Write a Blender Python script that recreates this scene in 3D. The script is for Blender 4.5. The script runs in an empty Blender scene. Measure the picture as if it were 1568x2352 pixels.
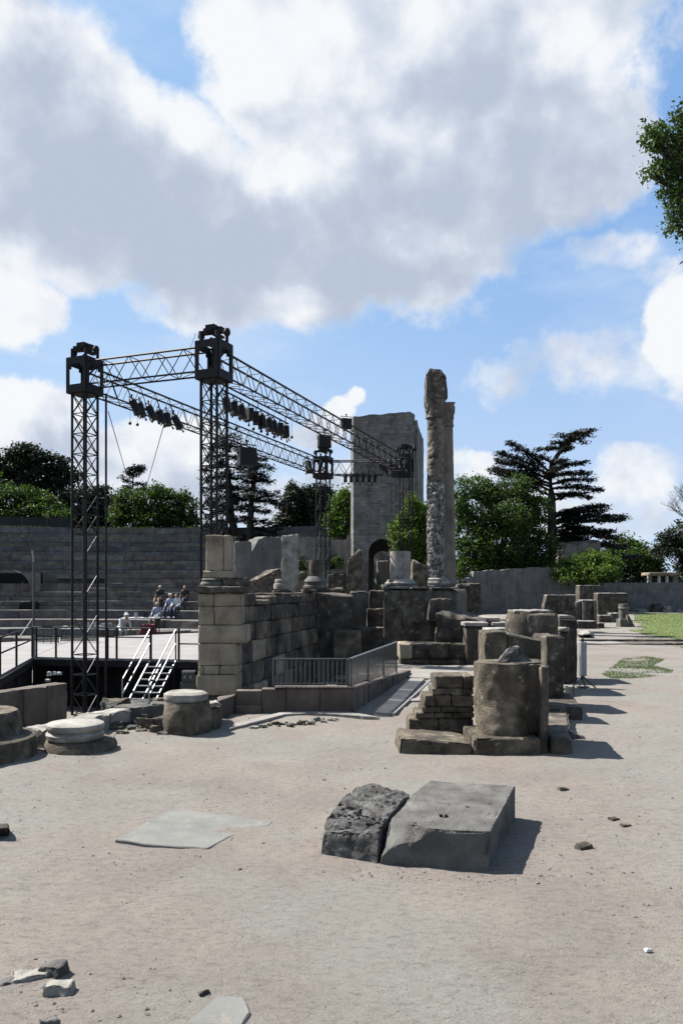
import bpy, bmesh, math, random
import numpy as np
from mathutils import Vector, Matrix, noise
random.seed(7); RNG = np.random.default_rng(7)
scene = bpy.context.scene
# ------------------------------------------------------------------ camera
EYE = 1.6; FPX = 1830.0; CX = 784.0; HY = 1357.0       # survey units: photograph at 1568 x 2352
cd = bpy.data.cameras.new('camera'); cam = bpy.data.objects.new('camera', cd)
scene.collection.objects.link(cam); scene.camera = cam
cam.location = (0, 0, EYE); cam.rotation_euler = (math.radians(90), 0, 0)
cd.sensor_fit = 'VERTICAL'; cd.sensor_height = 36.0; cd.sensor_width = 24.0
cd.lens = 36.0*FPX/2352.0; cd.shift_y = (HY-1176.0)/2352.0
cd.clip_start = 0.05; cd.clip_end = 3000
scene.view_settings.view_transform = 'Standard'; scene.view_settings.look = 'None'
scene.view_settings.gamma = 1.0; scene.view_settings.exposure = 1.5
scene.view_settings.use_curve_mapping = False
# ------------------------------------------------------------------ sun
SUN_EL = math.radians(50); SUN_BACK = math.radians(24)   # from the left, a little behind the scene
SV = Vector((-math.cos(SUN_EL)*math.cos(SUN_BACK), math.cos(SUN_EL)*math.sin(SUN_BACK), math.sin(SUN_EL)))
sd = bpy.data.lights.new('sun', 'SUN'); sd.energy = 5.0; sd.angle = math.radians(0.53); sd.color = (1.0, 0.955, 0.89)
so = bpy.data.objects.new('sun', sd); scene.collection.objects.link(so)
so.rotation_euler = SV.to_track_quat('Z', 'Y').to_euler(); so.location = (-20, 10, 40)
# ------------------------------------------------------------------ world: sky and clouds
w = bpy.data.worlds.new('World'); scene.world = w; w.use_nodes = True
NT = w.node_tree; NT.nodes.clear()
def N(t, **kw):
    n = NT.nodes.new(t)
    for k, v in kw.items(): setattr(n, k, v)
    return n
def setin(n, i, v):
    if isinstance(v, (int, float, tuple, list)): n.inputs[i].default_value = v
    else: NT.links.new(v, n.inputs[i])
def M_(op, a, b=0.0, c=0.0, clamp=False):
    n = N('ShaderNodeMath', operation=op, use_clamp=clamp)
    setin(n, 0, a); setin(n, 1, b)
    if len(n.inputs) > 2: setin(n, 2, c)
    return n.outputs[0]
def VM(op, a, b=(0, 0, 0)):
    n = N('ShaderNodeVectorMath', operation=op); setin(n, 0, a); setin(n, 1, b); return n
def SS(v, lo, hi, a=0.0, b=1.0):
    n = N('ShaderNodeMapRange', interpolation_type='SMOOTHSTEP', clamp=True)
    setin(n, 0, v); n.inputs[1].default_value = lo; n.inputs[2].default_value = hi
    n.inputs[3].default_value = a; n.inputs[4].default_value = b
    return n.outputs[0]
def MIXC(f, a, b):
    n = N('ShaderNodeMix', data_type='RGBA'); setin(n, 0, f); setin(n, 6, a); setin(n, 7, b); return n.outputs[2]
def NOI(vec, s, d, r=0.5):
    n = N('ShaderNodeTexNoise', noise_dimensions='3D'); setin(n, 'Vector', vec)
    n.inputs['Scale'].default_value = s; n.inputs['Detail'].default_value = d; n.inputs['Roughness'].default_value = r
    return n
tc = N('ShaderNodeTexCoord').outputs['Generated']
sky = N('ShaderNodeTexSky', sky_type='NISHITA'); sky.sun_disc = False
sky.sun_elevation = SUN_EL; sky.sun_rotation = math.atan2(SV.x, SV.y)
sky.air_density = 1.0; sky.dust_density = 0.6; sky.ozone_density = 2.0; sky.altitude = 20
SKY_K = 0.05
def warped(vec, s, d, amt):
    q = VM('SUBTRACT', NOI(vec, s, d, 0.6).outputs['Color'], (0.5, 0.5, 0.5)).outputs[0]
    k = N('ShaderNodeVectorMath', operation='SCALE'); setin(k, 0, q); k.inputs[3].default_value = amt
    return VM('NORMALIZE', VM('ADD', vec, k.outputs[0]).outputs[0]).outputs[0]
dirw = warped(tc, 5.0, 6, 0.13)
def dirv(px, py): return Vector(((px-CX)/FPX, 1.0, (HY-py)/FPX)).normalized()
def blob(px, py, rx, ry, wt=1.0):
    """a heap of cloud in one direction of the sky: 1 in the middle, 0 at its rim and beyond"""
    d = dirv(px, py); e = Vector((0, 0, 1)).cross(d).normalized(); u = d.cross(e)
    k = FPX
    dv = VM('SUBTRACT', dirw, tuple(d)).outputs[0]
    a = M_('MULTIPLY', VM('DOT_PRODUCT', dv, tuple(-e)).outputs['Value'], k/rx)
    b = M_('MULTIPLY', VM('DOT_PRODUCT', dv, tuple(u)).outputs['Value'], k/ry)
    r = M_('SQRT', M_('ADD', M_('MULTIPLY', a, a), M_('MULTIPLY', b, b)))
    facing = M_('GREATER_THAN', VM('DOT_PRODUCT', dirw, tuple(d)).outputs['Value'], 0.3)
    return M_('MULTIPLY', M_('MULTIPLY', SS(r, 0.35, 1.15, 1.0, 0.0), wt), facing)
def total(bl):
    acc = None
    for q in bl:
        x = blob(*q); acc = x if acc is None else M_('MAXIMUM', acc, x)
    return acc
COVER = [(-10,210,250,210,1),(130,340,310,270,1),(330,440,330,260,1),(520,560,330,220,1),(700,620,250,170,.95),(120,540,300,150,.9),
    (770,220,320,290,1),(1020,330,400,370,1),(1180,190,330,260,1),(1290,330,230,230,1),(950,560,330,170,1),(610,50,200,120,.85),(1050,40,430,150,1),
    (20,715,150,110,.72),(350,680,130,90,.62),(860,700,70,50,.45),
    (60,970,260,120,.85),(340,1050,330,120,.74),(780,945,70,44,.70),(822,920,44,44,.72),(740,985,120,60,.7),(1080,1070,120,50,.7),(0,1120,420,110,.66),
    (1400,600,140,80,.60),(1560,760,110,170,.78),(1520,640,120,70,.52),(1545,40,90,50,.44),(1170,618,60,26,.42),(600,1140,480,110,.62),
    (1470,1080,160,80,.56),(1350,860,360,110,.44),(1250,1150,500,110,.5)]
cov = total(COVER)
n1 = NOI(tc, 7.0, 10, 0.58).outputs['Fac']
n1b = NOI(tc, 26, 7, 0.62).outputs['Fac']
# beyond the clouds seen here the same broken cumulus goes on all round the sky
yy = N('ShaderNodeSeparateXYZ'); NT.links.new(tc, yy.inputs[0])
front = SS(yy.outputs[1], 0.35, 0.62)
other = M_('MULTIPLY', SS(NOI(tc, 2.2, 3, 0.5).outputs['Fac'], 0.50, 0.66), M_('SUBTRACT', 1.0, front))
dens = M_('ADD', M_('MAXIMUM', cov, other), M_('MULTIPLY', M_('SUBTRACT', n1, 0.5), 1.25))
dens = M_('ADD', dens, M_('MULTIPLY', M_('SUBTRACT', n1b, 0.5), 0.46))
alpha = SS(dens, 0.28, 0.66)
# relief: the same noise sampled a step towards the sun; where it is thicker that way the cloud is in its own shade
sh = VM('ADD', tc, tuple(Vector((-0.030, 0.0, 0.040)))).outputs[0]
n2 = NOI(sh, 7.0, 6, 0.5).outputs['Fac']
n3 = NOI(tc, 7.0, 6, 0.5).outputs['Fac']
relief = M_('ADD', M_('MULTIPLY', M_('SUBTRACT', n2, n3), 2.3), M_('MULTIPLY', M_('SUBTRACT', NOI(sh, 19, 5, .5).outputs['Fac'], NOI(VM('ADD', tc, (.008, 0, -.010)).outputs[0], 19, 6, .55).outputs['Fac']), 1.3))
DARK = [(150,300,190,190,.62),(330,470,330,170,.85),(520,580,330,150,1.0),(640,640,240,100,.8),(1110,200,180,130,.72),(1330,340,170,170,.62),
    (1190,420,260,170,.7),(1130,560,260,110,.8),(850,480,230,130,.62),(860,590,180,120,.7),(60,560,140,130,.4),(250,1040,220,70,.6),(90,230,150,110,.4),(620,1140,300,60,.45)]
dk = total(DARK)
WHITE = [(30,90,110,80,1),(150,100,150,70,1),(250,190,120,80,.9),(350,210,110,90,.9),(440,270,110,80,1),(530,340,120,70,1),(620,400,130,70,.9),(560,130,170,130,1),
    (700,120,170,130,.9),(740,330,150,130,.6),(880,60,160,90,.5),(1230,120,130,80,.7),(1000,330,110,70,.45),(1440,150,90,90,.7),(985,560,110,60,.9),(300,690,90,80,.9),(700,690,110,50,.8),(860,700,70,50,.6),
    (30,640,120,80,.7),(50,730,150,90,.9),(90,940,200,90,.9),(380,1010,200,90,.7),(800,925,110,80,.9),(1080,1060,150,60,1),(1400,590,150,70,.6),(1560,760,120,170,1),(1460,1080,170,80,.7)]
wh = total(WHITE)
thick = M_('ADD', M_('ADD', M_('SUBTRACT', M_('MULTIPLY', dk, .85), M_('MULTIPLY', wh, .62)), relief), M_('MULTIPLY', M_('SUBTRACT', n1, 0.5), .7))
thick = M_('SUBTRACT', M_('MULTIPLY', M_('ADD', thick, .42), SS(dens, .10, .62)), .12)
shade = SS(thick, -0.35, 1.15)
EXPK = 2**scene.view_settings.exposure
def lit(c): return tuple(x/EXPK/SKY_K for x in c)+(1,)
cr_ = N('ShaderNodeValToRGB'); NT.links.new(shade, cr_.inputs[0]); el_ = cr_.color_ramp.elements; el_.new(.35); el_.new(.7)
for e_, (p_, c_) in zip(el_, ((0, (.93,.95,.98)), (.33, (.74,.79,.88)), (.68, (.59,.655,.77)), (1, (.49,.56,.69)))): e_.position = p_; e_.color = (*c_, 1)
ccol = N('ShaderNodeMix', data_type='RGBA', blend_type='MULTIPLY'); ccol.inputs[0].default_value = 1; NT.links.new(cr_.outputs[0], ccol.inputs[6]); ccol.inputs[7].default_value = lit((1,1,1)); ccol = ccol.outputs[2]
# a thin high veil whitens the blue towards the horizon
side = SS(yy.outputs[0], -0.35, 0.42)
blue = MIXC(0.24, lit((.40, .64, .98)), sky.outputs[0])
blue = MIXC(side, blue, MIXC(0.24, lit((.27, .50, .90)), sky.outputs[0]))
skyc = MIXC(SS(yy.outputs[2], 0.0, 0.44, 0.85, 0.0), blue, lit((.60, .745, .96)))
veil = M_('MULTIPLY', SS(NOI(VM('MULTIPLY', tc, (1, 1, 3.2)).outputs[0], 3.0, 6, .6).outputs['Fac'], .42, .72), .45)
skyc = MIXC(veil, skyc, lit((.70, .82, .98)))
final = MIXC(alpha, skyc, ccol)
bg = N('ShaderNodeBackground'); NT.links.new(final, bg.inputs[0]); bg.inputs[1].default_value = SKY_K
wo = N('ShaderNodeOutputWorld'); NT.links.new(bg.outputs[0], wo.inputs[0])
w.cycles.sampling_method = 'MANUAL'; w.cycles.sample_map_resolution = 512
scene.cycles.max_bounces = 5; scene.cycles.diffuse_bounces = 3; scene.cycles.transparent_max_bounces = 6
# ------------------------------------------------------------------ materials
ALB = 0.72      # surfaces judged against the exposure above
def mat(name, cols, rough=0.9, scale=3.0, bump=0.3, bscale=40.0, streak=0.0, rnd=0.0, metal=0.0, spots=None, detail=8, bdist=0.01, spec=0.3, pits=0):
    """procedural surface: mottled colours, optional vertical rain streaks, fine relief, a shift from object to object"""
    m = bpy.data.materials.new(name); m.use_nodes = True; nt = m.node_tree; b = nt.nodes['Principled BSDF']
    def n_(t, **k):
        x = nt.nodes.new(t)
        for a, v in k.items(): setattr(x, a, v)
        return x
    L = nt.links.new
    cols = [tuple(v*ALB for v in c) for c in cols]
    geo = n_('ShaderNodeNewGeometry'); pos = geo.outputs['Position']
    nz = n_('ShaderNodeTexNoise'); L(pos, nz.inputs['Vector']); nz.inputs['Scale'].default_value = scale; nz.inputs['Detail'].default_value = detail; nz.inputs['Roughness'].default_value = 0.65
    cr = n_('ShaderNodeValToRGB'); L(nz.outputs['Fac'], cr.inputs[0])
    k = len(cols); lo, hi = 0.33, 0.67
    el = cr.color_ramp.elements
    while len(el) < k: el.new(0.5)
    for i, c in enumerate(cols):
        el[i].position = lo+(hi-lo)*i/max(1, k-1); el[i].color = (c[0], c[1], c[2], 1)
    col = cr.outputs[0]
    def mul(col, fac_socket, tint, amount):
        mx = n_('ShaderNodeMix', data_type='RGBA', blend_type='MULTIPLY')
        mp = n_('ShaderNodeMath', operation='MULTIPLY'); L(fac_socket, mp.inputs[0]); mp.inputs[1].default_value = amount
        L(mp.outputs[0], mx.inputs[0]); L(col, mx.inputs[6]); mx.inputs[7].default_value = (*tint, 1); return mx.outputs[2]
    if streak:
        mp = n_('ShaderNodeMapping'); mp.inputs['Scale'].default_value = (5.5, 5.5, 0.55); L(pos, mp.inputs[0])
        s = n_('ShaderNodeTexNoise'); L(mp.outputs[0], s.inputs['Vector']); s.inputs['Scale'].default_value = 1.0; s.inputs['Detail'].default_value = 5
        r = n_('ShaderNodeMapRange'); L(s.outputs['Fac'], r.inputs[0]); r.inputs[1].default_value = .45; r.inputs[2].default_value = .68
        col = mul(col, r.outputs[0], (.32, .31, .30), streak)
    if spots:
        s = n_('ShaderNodeTexNoise'); L(pos, s.inputs['Vector']); s.inputs['Scale'].default_value = spots[1]; s.inputs['Detail'].default_value = 6; s.inputs['Roughness'].default_value = .7
        r = n_('ShaderNodeMapRange'); L(s.outputs['Fac'], r.inputs[0]); r.inputs[1].default_value = spots[2]; r.inputs[2].default_value = spots[2]+.05
        mx = n_('ShaderNodeMix', data_type='RGBA'); L(r.outputs[0], mx.inputs[0]); L(col, mx.inputs[6]); mx.inputs[7].default_value = (*spots[0], 1); col = mx.outputs[2]
    if pits:
        s = n_('ShaderNodeTexVoronoi'); L(pos, s.inputs['Vector']); s.inputs['Scale'].default_value = pits; s.inputs['Randomness'].default_value = 1
        s2 = n_('ShaderNodeTexNoise'); L(pos, s2.inputs['Vector']); s2.inputs['Scale'].default_value = pits*.35; s2.inputs['Detail'].default_value = 3
        r = n_('ShaderNodeMath', operation='MULTIPLY'); L(s2.outputs['Fac'], r.inputs[0]); r.inputs[1].default_value = .55
        c_ = n_('ShaderNodeMath', operation='LESS_THAN'); L(s.outputs['Distance'], c_.inputs[0]); sb_ = n_('ShaderNodeMath', operation='SUBTRACT'); L(r.outputs[0], sb_.inputs[0]); sb_.inputs[1].default_value = .17; L(sb_.outputs[0], c_.inputs[1])
        col = mul(col, c_.outputs[0], (.38, .37, .36), .9)
    if rnd:
        oi = n_('ShaderNodeObjectInfo'); r = n_('ShaderNodeMapRange'); L(oi.outputs['Random'], r.inputs[0]); r.inputs[3].default_value = 1-rnd; r.inputs[4].default_value = 1+rnd*.6
        hs = n_('ShaderNodeHueSaturation'); L(col, hs.inputs['Color']); L(r.outputs[0], hs.inputs['Value']); col = hs.outputs[0]
    L(col, b.inputs['Base Color']); b.inputs['Roughness'].default_value = rough; b.inputs['Metallic'].default_value = metal
    b.inputs['Specular IOR Level'].default_value = spec
    if bump:
        n2 = n_('ShaderNodeTexNoise'); L(pos, n2.inputs['Vector']); n2.inputs['Scale'].default_value = bscale; n2.inputs['Detail'].default_value = 8; n2.inputs['Roughness'].default_value = .7
        bp = n_('ShaderNodeBump'); bp.inputs['Strength'].default_value = bump; bp.inputs['Distance'].default_value = bdist
        L(n2.outputs['Fac'], bp.inputs['Height']); L(bp.outputs[0], b.inputs['Normal'])
    return m
def leafmat(name, c0, c1, trans=0.25):
    m = bpy.data.materials.new(name); m.use_nodes = True; nt = m.node_tree; nt.nodes.clear(); L = nt.links.new
    g = nt.nodes.new('ShaderNodeNewGeometry'); cr = nt.nodes.new('ShaderNodeValToRGB'); L(g.outputs['Random Per Island'], cr.inputs[0])
    cr.color_ramp.elements[0].color = (*c0, 1); cr.color_ramp.elements[1].color = (*c1, 1)
    d = nt.nodes.new('ShaderNodeBsdfPrincipled'); L(cr.outputs[0], d.inputs['Base Color']); d.inputs['Roughness'].default_value = .6; d.inputs['Specular IOR Level'].default_value = .25
    t = nt.nodes.new('ShaderNodeBsdfTranslucent'); hs = nt.nodes.new('ShaderNodeHueSaturation'); hs.inputs['Value'].default_value = 1.5; hs.inputs['Saturation'].default_value = 1.1; L(cr.outputs[0], hs.inputs['Color']); L(hs.outputs[0], t.inputs[0])
    mx = nt.nodes.new('ShaderNodeMixShader'); mx.inputs[0].default_value = trans; L(d.outputs[0], mx.inputs[1]); L(t.outputs[0], mx.inputs[2])
    o = nt.nodes.new('ShaderNodeOutputMaterial'); L(mx.outputs[0], o.inputs[0]); return m
M = dict(
 dark_stone = mat(pits=28, name='dark_stone', cols=[(.024,.020,.016),(.078,.066,.052),(.155,.133,.105)], scale=3.5, bump=.6, bscale=35, streak=.5, rnd=.22, bdist=.02, spots=((.20,.175,.135),7,.60)),
 wall_stone = mat(pits=24, name='wall_stone', cols=[(.028,.022,.016),(.115,.094,.068),(.27,.22,.155)], scale=2.2, bump=.5, bscale=30, streak=.75, rnd=.42, bdist=.015, spots=((.035,.034,.032),5,.62)),
 pale_stone = mat(pits=24, name='pale_stone', cols=[(.17,.14,.10),(.31,.26,.185),(.41,.35,.26)], scale=2.0, bump=.35, bscale=45, streak=.30, rnd=.12, spots=((.12,.10,.08),7,.66)),
 white_stone = mat(pits=34, name='white_stone', cols=[(.13,.12,.10),(.28,.265,.235),(.39,.37,.335)], scale=5.0, bump=.6, bscale=40, streak=.25, rnd=.1, bdist=.015, spots=((.12,.115,.10),14,.63)),
 grey_stone = mat(pits=45, name='grey_stone', cols=[(.055,.053,.049),(.105,.101,.093),(.16,.155,.143)], scale=4.0, bump=.8, bscale=70, rnd=.1, spots=((.26,.255,.24),5,.68), bdist=.012),
 rough_stone = mat(pits=50, name='rough_stone', cols=[(.045,.043,.040),(.11,.106,.10),(.21,.205,.195)], scale=8.0, bump=1.0, bscale=55, rnd=.1, spots=((.02,.02,.02),22,.60), bdist=.03),
 brown_stone = mat(pits=32, name='brown_stone', cols=[(.034,.028,.021),(.115,.096,.070),(.24,.20,.145)], scale=5.0, bump=1.0, bscale=40, rnd=.15, spots=((.24,.225,.17),7,.62), bdist=.03),
 concrete = mat('concrete', [(.065,.052,.042),(.115,.093,.076),(.17,.142,.115)], scale=1.6, bump=.25, bscale=60, streak=.6, rnd=.15),
 path_concrete = mat('path_concrete', [(.17,.16,.145),(.23,.215,.195),(.28,.265,.24)], scale=3, bump=.2, bscale=80),
 slab_stone = mat('slab_stone', [(.135,.135,.126),(.165,.165,.153),(.19,.188,.174)], scale=4, bump=.35, bscale=70, spots=((.15,.138,.122),6,.56)),
 plaster_grey = mat('plaster_grey', [(.10,.098,.096),(.15,.147,.142),(.19,.185,.178)], scale=1.1, bump=.4, bscale=18, streak=.35, bdist=.03),
 plaster_warm = mat('plaster_warm', [(.13,.12,.105),(.20,.185,.16),(.27,.245,.21)], scale=.9, bump=.4, bscale=14, streak=.45, bdist=.03),
 stained_marble = mat('stained_marble', [(.03,.027,.023),(.12,.106,.09),(.24,.215,.18)], scale=3.2, bump=.9, bscale=14, bdist=.05, spots=((.33,.31,.28),4.5,.66)),
 column_stone = mat('column_stone', [(.10,.085,.07),(.17,.15,.125),(.23,.205,.175)], scale=1.6, bump=.5, bscale=20, streak=.35, bdist=.03),
 tower_stone = mat('tower_stone', [(.135,.132,.126),(.20,.195,.186),(.26,.252,.24)], scale=1.6, bump=.7, bscale=9, streak=.25, bdist=.05, spots=((.09,.088,.085),7,.64)),
 marble = mat('marble', [(.015,.015,.015),(.15,.145,.135),(.52,.50,.47)], scale=6.0, bump=1.0, bscale=12, bdist=.08, detail=10),
 seat_stone = mat('seat_stone', [(.07,.07,.072),(.115,.114,.115),(.17,.166,.162)], scale=1.5, bump=.4, bscale=20, rnd=.3, streak=.3, bdist=.03, spots=((.20,.20,.19),4,.68)),
 seat_brown = mat('seat_brown', [(.075,.066,.058),(.125,.112,.098),(.18,.163,.142)], scale=1.5, bump=.4, bscale=20, rnd=.25, streak=.2, bdist=.03),
 black_metal = mat('black_metal', [(.008,.008,.009),(.018,.018,.019)], rough=.6, metal=.0, scale=9, bump=.1, bscale=60, spec=.18),
 steel = mat('steel', [(.05,.05,.052),(.09,.09,.092)], rough=.5, metal=.2, scale=9, bump=.1, bscale=60),
 light_steel = mat('light_steel', [(.27,.275,.28),(.36,.365,.37)], rough=.4, metal=.3, scale=9, bump=.05, bscale=60),
 deck = mat('deck', [(.24,.225,.215),(.31,.295,.285)], rough=.5, scale=1.0, bump=.05, bscale=30),
 shade_black = mat('painted_shade', [(.006,.006,.007),(.012,.012,.013)], rough=.95, scale=2, bump=.4, bscale=6, bdist=.05),  # near-black fill that paints shade in openings and below the deck
 bark = mat('bark', [(.02,.016,.012),(.05,.042,.034)], scale=6, bump=.8, bscale=20, bdist=.04),
 fence_net = mat('fence_net', [(.012,.016,.015),(.028,.034,.032)], scale=.6, bump=.2, bscale=20),
 white_paint = mat('white_paint', [(.62,.62,.62),(.76,.76,.76)], rough=.5, scale=5, bump=.05, bscale=40),
 board = mat('board', [(.19,.18,.17),(.26,.25,.235)], scale=6, bump=.2, bscale=50),
 blue_paint = mat('blue_paint', [(.02,.08,.16),(.03,.12,.24)], rough=.4, scale=3, bump=.05, bscale=40),
)
def courses(m, bw, bh, depth, tint):
    nt = m.node_tree; L = nt.links.new; b = nt.nodes['Principled BSDF']; pos = nt.nodes.new('ShaderNodeNewGeometry').outputs['Position']
    sp = nt.nodes.new('ShaderNodeSeparateXYZ'); L(pos, sp.inputs[0]); ad = nt.nodes.new('ShaderNodeMath'); ad.operation = 'ADD'; L(sp.outputs[0], ad.inputs[0]); L(sp.outputs[1], ad.inputs[1])
    cx = nt.nodes.new('ShaderNodeCombineXYZ'); L(ad.outputs[0], cx.inputs[0]); L(sp.outputs[2], cx.inputs[1])
    nz = nt.nodes.new('ShaderNodeTexNoise'); nz.inputs['Scale'].default_value = 1.5; L(pos, nz.inputs['Vector']); mxv = nt.nodes.new('ShaderNodeMix'); mxv.data_type = 'VECTOR'; mxv.inputs[0].default_value = .04; L(cx.outputs[0], mxv.inputs[4]); L(nz.outputs['Color'], mxv.inputs[5])
    br = nt.nodes.new('ShaderNodeTexBrick'); L(mxv.outputs[1], br.inputs['Vector']); br.inputs['Scale'].default_value = 1; br.inputs['Brick Width'].default_value = bw; br.inputs['Row Height'].default_value = bh; br.inputs['Mortar Size'].default_value = .012; br.inputs['Mortar Smooth'].default_value = .3
    br.inputs['Color1'].default_value = (1,1,1,1); br.inputs['Color2'].default_value = (.62,.60,.57,1); br.inputs['Mortar'].default_value = (*tint,1)
    old = b.inputs['Base Color'].links[0].from_socket; mx = nt.nodes.new('ShaderNodeMix'); mx.data_type = 'RGBA'; mx.blend_type = 'MULTIPLY'; mx.inputs[0].default_value = depth; L(old, mx.inputs[6]); L(br.outputs['Color'], mx.inputs[7]); L(mx.outputs[2], b.inputs['Base Color'])
courses(M['tower_stone'], .34, .15, .8, (.5,.49,.47))
courses(M['plaster_warm'], .55, .24, .35, (.6,.58,.55)); courses(M['plaster_grey'], .5, .22, .35, (.6,.6,.6))
M['leaf_mid'] = leafmat('leaf_mid', (.006,.014,.004), (.050,.088,.014), .34)
M['leaf_bright'] = leafmat('leaf_bright', (.012,.028,.005), (.090,.145,.022), .36)
M['leaf_dark'] = leafmat('leaf_dark', (.006,.011,.005), (.020,.032,.012), .12)
M['leaf_cedar'] = leafmat('leaf_cedar', (.004,.006,.004), (.011,.016,.010), .06)
M['leaf_near'] = leafmat('leaf_near', (.014,.030,.008), (.060,.095,.022), .3)
M['grass'] = leafmat('grass_blade', (.03,.055,.012), (.075,.12,.028), .3)
M['weed'] = leafmat('weed_leaf', (.02,.03,.01), (.05,.06,.025), .25)
def glassmat(name, col, alpha):
    m = bpy.data.materials.new(name); m.use_nodes = True; b = m.node_tree.nodes['Principled BSDF']
    nz = m.node_tree.nodes.new('ShaderNodeTexNoise'); nz.inputs['Scale'].default_value = 3
    mr = m.node_tree.nodes.new('ShaderNodeMapRange'); mr.inputs[3].default_value = alpha-.1; mr.inputs[4].default_value = alpha+.1
    m.node_tree.links.new(nz.outputs[0], mr.inputs[0]); m.node_tree.links.new(mr.outputs[0], b.inputs['Alpha'])
    b.inputs['Base Color'].default_value = (*col, 1); b.inputs['Roughness'].default_value = .25; return m
M['glass'] = glassmat('tinted_panel', (.055,.06,.068), .60)
def flat(name, c, rough=.7): return mat(name, [tuple(x*.85 for x in c), c], rough=rough, scale=12, bump=.1, bscale=60)
# ------------------------------------------------------------------ building helpers
COL = scene.collection
def W(px, py, d): return Vector(((px-CX)*d/FPX, d, EYE-(py-HY)*d/FPX))     # survey reading + distance -> place
def G(px, py, z=0.0):                                                      # survey reading of a point at height z
    d = (EYE-z)*FPX/(py-HY); return Vector(((px-CX)*d/FPX, d, z))
def Z(py, d): return EYE-(py-HY)*d/FPX
def X(px, d): return (px-CX)*d/FPX
def thing(name, label, cat, loc=(0, 0, 0), group=None):
    o = bpy.data.objects.new(name, None); COL.objects.link(o); o.location = loc; o.empty_display_size = .2
    o['label'] = label; o['category'] = cat
    if group: o['group'] = group
    return o
def tag(o, label, cat, group=None):
    o['label'] = label; o['category'] = cat
    if group: o['group'] = group
    return o
def worldloc(o):
    v = Vector(o.location)
    while o.parent: o = o.parent; v += Vector(o.location)
    return v
def mk(name, verts, faces, m, parent=None, origin=None, smooth=None, kind=None, label=None):
    """one mesh object from world coordinates; origin at its base"""
    V = np.asarray(verts, dtype=float).reshape(-1, 3)
    if origin is None: origin = Vector(((V[:, 0].min()+V[:, 0].max())/2, (V[:, 1].min()+V[:, 1].max())/2, V[:, 2].min()))
    origin = Vector(origin)
    me = bpy.data.meshes.new(name); me.from_pydata((V-np.array(origin)).tolist(), [], faces if isinstance(faces, list) else faces.tolist())
    me.materials.append(M[m] if isinstance(m, str) else m)
    if smooth is not None:
        me.polygons.foreach_set('use_smooth', [True]*len(me.polygons)); me.set_sharp_from_angle(angle=math.radians(smooth))
    me.update()
    o = bpy.data.objects.new(name, me); COL.objects.link(o)
    if parent: o.parent = parent; o.location = origin-worldloc(parent)
    else: o.location = origin
    if kind: o['kind'] = kind
    if label: o['label'] = label
    return o
def put(o, parent=None):
    return o
_GB = {}
def gridbox(nx, ny, nz):
    k = (nx, ny, nz)
    if k in _GB: return _GB[k]
    idx = {}; P = []; F = []
    def v(i, j, l):
        t = (i, j, l)
        if t not in idx: idx[t] = len(P); P.append((i/nx, j/ny, l/nz))
        return idx[t]
    for i in range(nx):
        for j in range(ny):
            F.append((v(i,j,0), v(i,j+1,0), v(i+1,j+1,0), v(i+1,j,0))); F.append((v(i,j,nz), v(i+1,j,nz), v(i+1,j+1,nz), v(i,j+1,nz)))
    for i in range(nx):
        for l in range(nz):
            F.append((v(i,0,l), v(i+1,0,l), v(i+1,0,l+1), v(i,0,l+1))); F.append((v(i,ny,l), v(i,ny,l+1), v(i+1,ny,l+1), v(i+1,ny,l)))
    for j in range(ny):
        for l in range(nz):
            F.append((v(0,j,l), v(0,j,l+1), v(0,j+1,l+1), v(0,j+1,l))); F.append((v(nx,j,l), v(nx,j+1,l), v(nx,j+1,l+1), v(nx,j,l+1)))
    _GB[k] = (np.array(P), F); return _GB[k]
def nv(p, f, s):
    q = Vector((p[0]*f+s*7.13, p[1]*f-s*3.7, p[2]*f+s*1.9)); return noise.noise_vector(q)
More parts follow.
